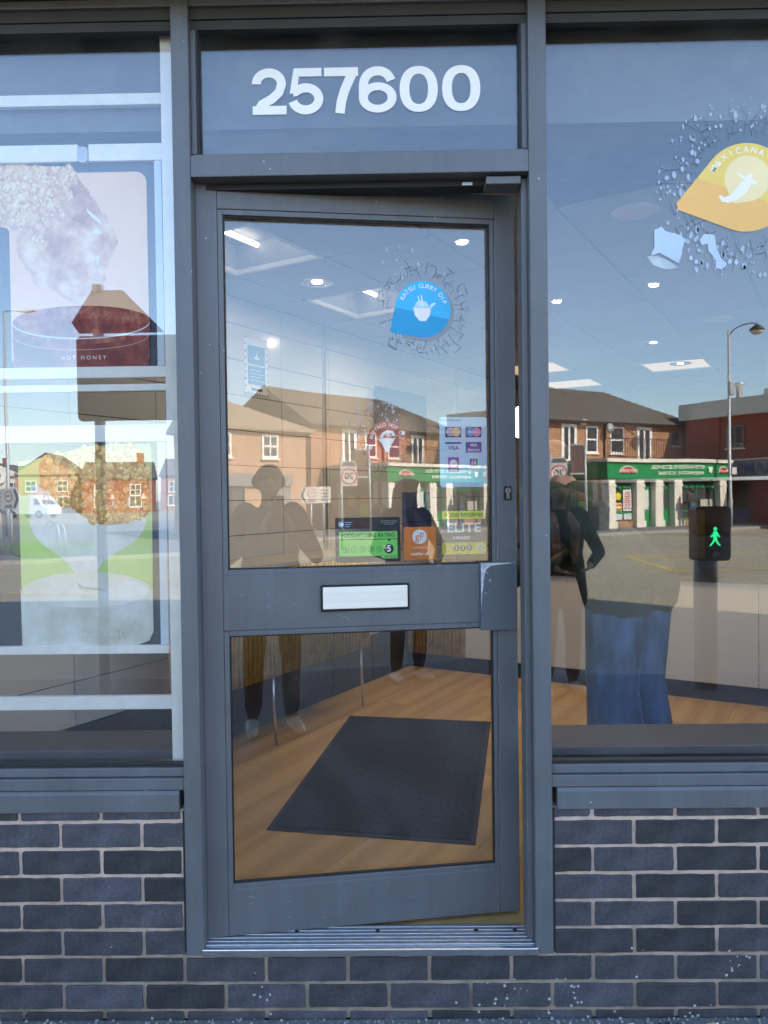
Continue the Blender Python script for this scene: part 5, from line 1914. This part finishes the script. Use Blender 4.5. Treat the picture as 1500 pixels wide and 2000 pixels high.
def dir_sign(loc, rz, w, label, flip=1):
    d = empty('direction_sign', loc, rz, label, 'sign', 'white chevron direction signs')
    h = w * .52
    z0 = 1.25
    pole(d, z0 + h * .8, .035, -w * .28 * flip, .04)
    pole(d, z0 + h * .8, .035, w * .12 * flip, .04)
    k = flip
    MB().prism([(-w / 2 * k, z0), (w * .38 * k, z0), (w / 2 * k, z0 + h / 2), (w * .38 * k, z0 + h), (-w / 2 * k, z0 + h)], -.012, .0).build('plate', paint((.74, .72, .66)), d)
    MB().prism([(w * .27 * k, z0 + .03), (w * .35 * k, z0 + .03), (w * .46 * k, z0 + h / 2), (w * .35 * k, z0 + h - .03), (w * .27 * k, z0 + h - .03), (w * .38 * k, z0 + h / 2)], -.016, -.013).build('chevron', paint((.12, .12, .12)), d)
    MB().disc((w * .10 * k, z0 + h * .62), h * .28, -.016).build('red_ring', paint((.5, .06, .06)), d)
    MB().disc((w * .10 * k, z0 + h * .62), h * .23, -.019).build('white_disc', paint((.74, .72, .66)), d)
    for a in (-.06, .0, .06):
        bx(w * .10 * k + a - .015, w * .10 * k + a + .015, -.022, -.0195, z0 + h * .6, z0 + h * .68).build('lorry_mark', INK, d)
    bx(w * .10 * k - .13, w * .10 * k + .13, -.017, -.0135, z0 + .04, z0 + .12).build('distance_plate', paint((.3, .3, .3)), d)
    for r_ in range(4):
        bx(-w * .44 if k > 0 else w * .2, -w * .2 if k > 0 else w * .44, -.016, -.013, z0 + h * (.15 + r_ * .2), z0 + h * (.15 + r_ * .2) + .03).build('text_line', INK, d)
    return d


dir_sign((4.15, -22, 0), R(180), 1.0, 'white chevron direction sign before the pale brick house')
dir_sign((-10.5, -18.6, 0), R(205), 1.05, 'white chevron direction sign on the grass verge', -1)


def lamp(loc, rz, h, arm, label, swan=True):
    l = empty('street_lamp', loc, rz, label, 'street lamp')
    MB().tube([(0, 0, -.1), (0, 0, 1.2), (0, 0, 1.25), (0, 0, h)], [.10, .10, .075, .055], 12).build('post', PO, l, smooth=True)
    if swan:
        pts = [(0, 0, h - .45)] + [(arm * (1 - math.cos(R(a))), 0, h - .45 + .75 * math.sin(R(a))) for a in range(10, 100, 10)] + [(arm * 1.1, 0, h + .24)]
        MB().tube(pts, .028, 8).build('swan_neck', MAT['iron'], l, smooth=True)
        ln = MB().lathe([(.03, .22), (.06, .18), (.16, .10), (.30, -.02), (.32, -.08), (.28, -.10)], (arm * 1.1, 0, h + .05), 20).build('lantern', MAT['iron'], l, smooth=True)
        MB().lathe([(.27, 0), (.25, -.10), (.14, -.18), (.02, -.20)], (arm * 1.1, 0, h - .05), 20).build('lamp_bowl', paint((.55, .52, .42), .2), ln, smooth=True)
    else:
        MB().tube([(0, 0, h), (arm * .6, 0, h + .06)], .03, 8).build('arm', PO, l, smooth=True)
        MB().prism([(arm * .5, h + .02), (arm * 1.4, h + .10), (arm * 1.4, h + .02), (arm * .9, h - .05)], -.11, .11).build('lantern', MAT['galv'], l, bevel=.02)
    return l


l1 = lamp((15.35, -33.1, 0), 0, 8.85, 1.15, 'tall street lamp with a swan neck lantern beside the red building')
bx(-.02, .20, -.12, .12, 5.9, 6.5).build('junction_box', MAT['galv'], l1, bevel=.02)
bx(.06, .26, -.1, .1, 2.3, 2.6).build('small_plate', MAT['upvc'], l1)
lamp((-16.2, -30, 0), 0, 9.4, .9, 'plain street lamp with a short arm at the far left', False)
lamp((-26, -47, 0), R(180), 8.5, .9, 'street lamp between the far houses and the verge', False)

# grey sign seen from behind, near the shop
bs = empty('road_sign_back', (-2.13, -3.42, 0), 0, 'grey backs of two road signs on one post by the kerb', 'sign')
MB().tube([(0, 0, 0), (0, 0, 3.0)], .038, 14).build('post', PO, bs, smooth=True)
MB().prism(rrect(-.14, .86, 2.01, 2.62, .04), .045, .055).build('sign_plate', MAT['grey_sign'], bs)
MB().prism([(-.17, 2.72), (-.02, 2.95), (.20, 2.95), (.50, 2.64), (-.12, 2.64)], .045, .055).build('sign_plate', MAT['grey_sign'], bs)
for z_ in (2.15, 2.5, 2.8):
    bx(-.10, .30, .036, .044, z_ - .02, z_ + .02).build('clip_channel', PO, bs)

# near-side pedestrian signal
pf = empty('crossing_signal', (2.29, -3.46, 0), R(180), 'black pedestrian crossing unit with a lit green man on a grey pole', 'crossing signal')
MB().tube([(0, .06, -.02), (0, .06, .98), (0, .06, 1.30)], [.082, .082, .07], 18).build('post', PO, pf, smooth=True)
bxx = MB().prism(rrect(-.125, .125, .95, 1.345, .03), -.09, .06).build('signal_box', MAT['rubber'], pf, bevel=.012)
MB().prism(rrect(.070, .122, .97, 1.32, .02), -.10, -.091).build('yellow_edge', paint((.42, .30, .05)), bxx)
bx(-.075, .055, -.094, -.0905, 1.03, 1.27).build('display_window', MAT['black'], bxx)
GM = emis('green_man', (.02, 1, .35), 1.3)
gm = MB().disc((-.006, 1.200), .0165, -.0965)
gm.prism([(-.020, 1.178), (.008, 1.178), (.014, 1.160), (.040, 1.128), (.033, 1.121), (.010, 1.142), (.010, 1.112), (.022, 1.078), (.046, 1.050), (.038, 1.043), (.008, 1.074), (-.004, 1.100), (-.018, 1.072), (-.042, 1.046), (-.052, 1.053), (-.030, 1.082), (-.020, 1.114), (-.022, 1.146), (-.040, 1.124), (-.048, 1.130), (-.030, 1.162)], -.0965, -.0945)
gm.v = [(-.006 + (p[0] + .006) * .8, p[1], 1.12 + (p[2] - 1.12) * .8) for p in gm.v]
gm.build('green_man', GM, bxx)
MB().lathe([(.02, -.11), (.022, -.092)], (-.01, 0, 1.0), 14, 'y').build('push_button', MAT['steel'], bxx)

# cycle stands on the verge and warning triangles near the far houses
hoop = empty('cycle_stand', (-9.6, -19.6, 0), R(30), 'steel hoop cycle stand nearest on the grass verge', 'cycle stand', 'cycle stands on the verge')
MB().tube([(-.35, 0, 0)] + [(-.35 * math.cos(R(a)), 0, .55 + .3 * math.sin(R(a))) for a in range(0, 190, 20)] + [(.35, 0, 0)], .028, 8).build('hoop', PO, hoop, smooth=True)
h2 = copy_tree(hoop)
h2.location = (-10.4, -21.0, 0)
h2['label'] = 'steel hoop cycle stand farther back on the grass verge'
tri0 = None
for k, (x, y, lab) in enumerate(((-19.6, -58, 'red warning triangle sign nearest the door post'), (-23.5, -62, 'red warning triangle sign second from the door post'), (-31, -66, 'red warning triangle sign before the clock building'))):
    if tri0 is None:
        tri0 = empty('warning_sign', (x, y, 0), R(185), lab, 'sign', 'warning triangles along the far road')
        pole(tri0, 2.2, .04)
        MB().prism([(-.42, 1.5), (.42, 1.5), (0, 2.22)], -.06, -.05).build('red_border', paint((.5, .04, .04)), tri0)
        MB().prism([(-.27, 1.59), (.27, 1.59), (0, 2.05)], -.066, -.061).build('white_field', WHITE, tri0)
    else:
        t_ = copy_tree(tri0)
        t_.location = (x, y, 0)
        t_['label'] = lab

# litter bin by the takeaway corner
lbn = empty('litter_bin', tuple(ST(-1.2, .6)), RZ, 'dark grey litter bin at the corner of the takeaway', 'bin')
bx(-.3, .3, -.3, .3, 0, .95).build('bin_body', paint((.05, .055, .06)), lbn, bevel=.03)
MB().lathe([(.42, .0), (.36, .12), (.15, .2)], (0, 0, .96), 4).build('bin_lid', paint((.04, .04, .045)), lbn)


# ================================================================ PEOPLE
def capsule(mb, p, q_, r1, r2, n=14):
    p, q_ = Vector(p), Vector(q_)
    d = q_ - p
    if d.length < 1e-6:
        d = Vector((0, 0, 1e-4))
        q_ = p + d
    u = d.normalized()
    pts, rs = [], []
    for a in (85, 60, 30):
        pts.append(p - u * r1 * math.sin(R(a)))
        rs.append(r1 * math.cos(R(a)))
    pts += [p, q_]
    rs += [r1, r2]
    for a in (30, 60, 85):
        pts.append(q_ + u * r2 * math.sin(R(a)))
        rs.append(r2 * math.cos(R(a)))
    # own frame, constant along the capsule
    a = u.cross(Vector((0, 0, 1)))
    if a.length < .1:
        a = u.cross(Vector((1, 0, 0)))
    a.normalize()
    b_ = u.cross(a)
    vs_ = [c + (a * math.cos(2 * math.pi * k / n) + b_ * math.sin(2 * math.pi * k / n)) * r for c, r in zip(pts, rs) for k in range(n)]
    m_ = len(pts)
    fs = [(i * n + k, i * n + (k + 1) % n, (i + 1) * n + (k + 1) % n, (i + 1) * n + k) for i in range(m_ - 1) for k in range(n)]
    fs += [tuple(reversed(range(n))), tuple(range((m_ - 1) * n, m_ * n))]
    mb.add(vs_, fs)


def body_mesh(name, caps, mats, voxel, parent, smooth_it=6):
    """caps: (p, q, r1, r2, material key). One continuous surface; colours follow the nearest limb."""
    mb = MB()
    for c in caps:
        capsule(mb, *c[:4])
    o = mb.build(name, MAT['skin'])
    rm = o.modifiers.new('r', 'REMESH')
    rm.mode = 'VOXEL'
    rm.voxel_size = voxel
    sm = o.modifiers.new('s', 'SMOOTH')
    sm.iterations = smooth_it
    sm.factor = .5
    dg = bpy.context.evaluated_depsgraph_get()
    me = bpy.data.meshes.new_from_object(o.evaluated_get(dg))
    old = o.data
    bpy.data.objects.remove(o)
    bpy.data.meshes.remove(old)
    me.materials.clear()
    keys = []
    for c in caps:
        if c[4] not in keys:
            keys.append(c[4])
    for k in keys:
        me.materials.append(MAT[k])
    n = len(me.polygons)
    cen = np.zeros(n * 3)
    me.polygons.foreach_get('center', cen)
    cen = cen.reshape(-1, 3)
    best = np.full(n, 1e9)
    idx = np.zeros(n, int)
    for c in caps:
        p, q_ = np.array(c[0], float), np.array(c[1], float)
        d = q_ - p
        t = np.clip(((cen - p) @ d) / max(1e-9, d @ d), 0, 1)
        r = c[2] + (c[3] - c[2]) * t
        ds_ = np.linalg.norm(cen - (p + t[:, None] * d), axis=1) - r
        b_ = ds_ < best
        best[b_] = ds_[b_]
        idx[b_] = keys.index(c[4])
    me.polygons.foreach_set('material_index', idx.astype(np.int32))
    me.polygons.foreach_set('use_smooth', [True] * n)
    return link(name, me, parent)


def hand(caps, wrist, palm_dir, side_dir, curl, key='skin', s=1.0):
    """palm and five bent fingers; palm_dir along the hand, side_dir towards the thumb, curl = bend direction"""
    w = Vector(wrist)
    f, sd, cu = Vector(palm_dir).normalized(), Vector(side_dir).normalized(), Vector(curl).normalized()
    for k in range(4):
        off = sd * (.030 - .020 * k) * s
        kn = w + f * (.085 - .004 * abs(k - 1)) * s + off
        caps.append((tuple(w + off * .6), tuple(kn), .014 * s, .012 * s, key))
        L1, L2 = (.042, .046, .043, .034)[k] * s, (.036, .040, .037, .028)[k] * s
        m1 = kn + (f * .8 + cu * .6).normalized() * L1
        m2 = m1 + (f * .1 + cu).normalized() * L2
        caps.append((tuple(kn), tuple(m1), .0098 * s, .009 * s, key))
        caps.append((tuple(m1), tuple(m2), .009 * s, .0075 * s, key))
    t0 = w + sd * .022 * s + f * .02 * s
    t1 = t0 + (sd * .8 + f * .7).normalized() * .045 * s
    t2 = t1 + (f * .8 + cu * .5 + sd * .1).normalized() * .034 * s
    caps.append((tuple(t0), tuple(t1), .014 * s, .0115 * s, key))
    caps.append((tuple(t1), tuple(t2), .0115 * s, .009 * s, key))


def person(loc, rz, H, label, top, legs, shoe, hair, elbows, wrists, voxel=.011, coat_hem=None, lean=0, hands=True, long_hair=False, loose=1.0, hand_axes=None, stance=.11, twist=0, fold=0):
    """local frame: faces -y, feet on z = 0, x to the figure's left; H = height"""
    k = H / 1.70
    cb, sb = math.cos(lean), math.sin(lean)
    S = lambda x, y, z: (x * k, y * k, z * k) if z < .92 else (x * k, (y * cb - sb * (z - .92)) * k, (.92 + cb * (z - .92) + y * sb) * k)
    per = empty('person', loc, rz, label, 'person')
    caps = []
    a = caps.append
    for s in (-1, 1):
        hip, knee, ank = S(s * .085, 0, .90), S(s * stance, -.02, .49), S(s * (stance + .01), .02, .085)
        a((hip, knee, .090 * k * loose, .070 * k * loose, legs))
        a((knee, S(s * (stance + .005), .012, .15), .068 * k * loose, (.056 if loose < 1.15 else .082) * k * loose, legs))
        a((S(s * stance, .02, .12), ank, .042 * k, .040 * k, legs))
        a((S(s * (stance + .01), .045, .045), S(s * (stance + .03), -.13, .038), .044 * k, .040 * k, shoe))
        a((S(s * (stance + .03), -.13, .036), S(s * (stance + .035), -.17, .030), .038 * k, .030 * k, shoe))
    for s in (-1, 1):
        a((S(s * .055, .01, .93), S(s * .07, .005, .99), .115 * k, .112 * k, top if coat_hem else legs))
        a((S(s * .065, 0, 1.03), S(s * .085, 0, 1.28), .105 * k, .118 * k, top))
        a((S(s * .06, 0, 1.28), S(s * .15, .01, 1.40), .10 * k, .068 * k, top))
        if coat_hem:
            a((S(s * .075, .0, 1.05), S(s * .095, .005, coat_hem), .118 * k * max(1, loose * .74), .128 * k * max(1, loose * .80), top))
        sh = S(s * .175, .01, 1.385)
        e = tuple(Vector(elbows[0 if s < 0 else 1]) * k)
        w = tuple(Vector(wrists[0 if s < 0 else 1]) * k)
        a((sh, e, .064 * k * min(loose, 1.15), .050 * k * min(loose, 1.15), top))
        a((e, tuple(Vector(e) + (Vector(w) - Vector(e)) * .88), .050 * k * min(loose, 1.15), .040 * k, top))
        a((tuple(Vector(e) + (Vector(w) - Vector(e)) * .85), w, .027 * k, .026 * k, 'skin'))
        if hands:
            ax = hand_axes[0 if s < 0 else 1] if hand_axes else ((Vector(w) - Vector(e)), (-s * .3, -1, 0), (-s, 0, 0))
            hand(caps, w, ax[0], ax[1], ax[2], 'skin', k)
    a((S(0, .01, 1.22), S(0, .01, 1.36), .12 * k, .10 * k, top))
    a((S(0, .015, 1.40), S(0, .0, 1.50), .058 * k, .052 * k, 'skin'))
    a((S(0, -.012, 1.535), S(0, -.02, 1.56), .060 * k, .066 * k, 'skin'))          # jaw
    a((S(0, -.005, 1.585), S(0, .018, 1.605), .082 * k, .086 * k, 'skin'))         # skull
    a((S(0, -.085, 1.60), S(0, -.098, 1.573), .010 * k, .015 * k, 'skin'))         # nose
    for s in (-1, 1):
        a((S(s * .082, .012, 1.60), S(s * .084, .015, 1.57), .016 * k, .011 * k, 'skin'))
        a((S(s * .03, -.072, 1.535), S(0, -.078, 1.533), .010 * k, .011 * k, 'skin'))    # lips
    body_mesh('body', caps, MAT, voxel, per)
    hc = []
    hc.append((S(0, .005, 1.625), S(0, .035, 1.610), .090 * k, .090 * k, hair))
    hc.append((S(-.05, .02, 1.60), S(.05, .02, 1.60), .062 * k, .062 * k, hair))
    if long_hair:
        hc.append((S(-.05, -.055, 1.66), S(.05, -.055, 1.66), .045 * k, .045 * k, hair))
        for s in (-1, 0, 1):
            hc.append((S(s * .06, .04, 1.60), S(s * .085, .05, 1.38), .050 * k, .045 * k, hair))
    else:
        hc.append((S(0, .05, 1.58), S(0, .05, 1.53), .065 * k, .05 * k, hair))
    body_mesh('hair', hc, MAT, max(voxel, .012), per, 3)
    for s in (-1, 1):
        MB().lathe([(.001, -.004), (.007, -.003), (.008, 0), (.007, .002)], S(s * .031, -.0855, 1.593), 10, 'y').build('eye', INK, per, smooth=True)
    return per


# photographer, holding the phone up in front of the face
phg = person((0.0, -2.46, 0), math.pi, 1.64, 'person in a charcoal jacket holding up a phone, reflected in the door pane', 'grey_jacket', 'trouser', 'shoe', 'hair',
             ((-.275, -.10, 1.12), (.275, -.10, 1.12)), ((-.085, -.315, 1.30), (.085, -.315, 1.30)), stance=.12, coat_hem=.86,
             hand_axes=(((.25, -.15, .9), (.1, 1, .2), (.9, -.3, .1)), ((-.25, -.15, .9), (-.1, 1, .2), (-.9, -.3, .1))))
phn = empty('phone', (0, -2.1115, 1.372), 0, 'black phone held upright by the person in the charcoal jacket', 'phone')
MB().prism(rrect(-.037, .037, -.078, .078, .010), 0, .009).build('case', MAT['rubber'], phn)
MB().prism(rrect(-.034, .034, -.074, .074, .008), -.0006, -.0001).build('screen', MAT['pane'], phn)
MB().lathe([(.008, .0092), (.008, .011)], (-.02, 0, .055), 14, 'y').build('lens', MAT['steel'], phn)

# companion in a black coat with a patterned scarf
cmp_ = person((1.20, -3.42, 0), math.pi * .97, 1.57, 'person in a long black coat and scarf with white trainers, reflected beside the door post', 'coat', 'trouser', 'shoe', 'fair_hair',
              ((-.34, .05, 1.10), (.27, .06, 1.10)), ((-.16, -.24, 1.02), (.10, -.26, 1.00)), coat_hem=.74, long_hair=True, stance=.10)
sc_ = []
for s in (-1, 1):
    sc_.append(((s * .06, -.02, 1.29), (s * .075, -.115, 1.22), .034, .034, 'scarf'))
    sc_.append(((s * .075, -.125, 1.22), (s * .06, -.145, .98), .034, .030, 'scarf'))
sc_.append(((-.07, .04, 1.31), (.07, .04, 1.31), .034, .034, 'scarf'))
body_mesh('scarf', sc_, MAT, .011, cmp_, 3)

# customer inside at the counter, back to the window
cus = person((.985, 1.14, FZ), R(222), 1.62, 'person in a dark jacket and baggy blue jeans bending forward inside behind the big window', 'jacket', 'jeans', 'trouser', 'hair',
             ((-.24, -.40, 1.02), (.25, -.34, .98)), ((-.10, -.60, .90), (.12, -.58, .88)), voxel=.010, loose=1.62, lean=R(38), stance=.11, coat_hem=.90)

# passer-by at the takeaway
pp = ST(4.44, .6)
person((pp.x, pp.y, 0), RZ + R(185), 1.68, 'person in a grey jacket and jeans before the takeaway window', 'grey_jacket', 'jeans', 'shoe', 'hair',
       ((-.25, .02, 1.12), (.25, .02, 1.12)), ((-.22, -.2, 1.0), (.22, -.2, 1.0)), voxel=.02, hands=True)

# ================================================================ SMALL LITTER ON THE PAVEMENT
cg = empty('cigarette_end', (.84, -.035, .0045), R(4), 'orange cigarette end on the pavement beneath the right window', 'litter')
MB().tube([(-.013, 0, 0), (.013, 0, 0)], .0042, 10).build('filter', paint((.62, .34, .12)), cg)
MB().tube([(.0131, 0, 0), (.018, 0, 0)], .004, 10).build('paper_stub', WHITE, cg)
lf = MB()
rr = random.Random(12)
for k in range(40):
    a = rr.uniform(0, 6.28)
    d = rr.uniform(0, .025)
    lf.tube([(.72 + d * math.cos(a), -.05 + d * math.sin(a) * .8, .002), (.72 + d * math.cos(a) + rr.uniform(-.012, .012), -.05 + d * math.sin(a) * .8 + rr.uniform(-.012, .012), rr.uniform(.004, .016))], .0022, 5)
o = lf.build('debris_clump', paint((.035, .025, .015), .95))
tag(o, 'clump of dark brown rotted leaf on the pavement by the wall', 'debris')
for (x, y, w, rz, lab) in ((.615, -.045, .019, .2, 'white paper scrap beside the dark leaf clump'), (-.86, -.055, .03, -.3, 'white paper scrap at the foot of the wall below the posters'), (.50, -.10, .016, .6, 'white paper scrap right of the step')):
    MBs = MB().add([(-w, -w * .5, .001), (w, -w * .6, .001), (w * .9, w * .5, .006), (-w * .7, w * .6, .003)], [(0, 1, 2, 3)])
    o = MBs.build('paper_scrap', WHITE)
    o.location = (x, y, .002)
    o.rotation_euler = (0, 0, rz)
    tag(o, lab, 'litter')
gr_ = MB()
rr = random.Random(77)
for k in range(520):
    x, y, s = rr.uniform(-1.5, 1.6), -abs(rr.gauss(0, .035)) - .001, rr.uniform(.001, .0035)
    gr_.box(x - s, x + s, y - s, y + s * .8, -.001, s * 1.1)
o = gr_.build('grit', M('grit_mix', (.36, .35, .33), .9, var=.6, scale=200, coords='Position'))
o['kind'] = 'stuff'
tag(o, 'pale grit and specks gathered along the foot of the brick wall', 'grit')
# cable and adhesive label on the inside ledge are left bare
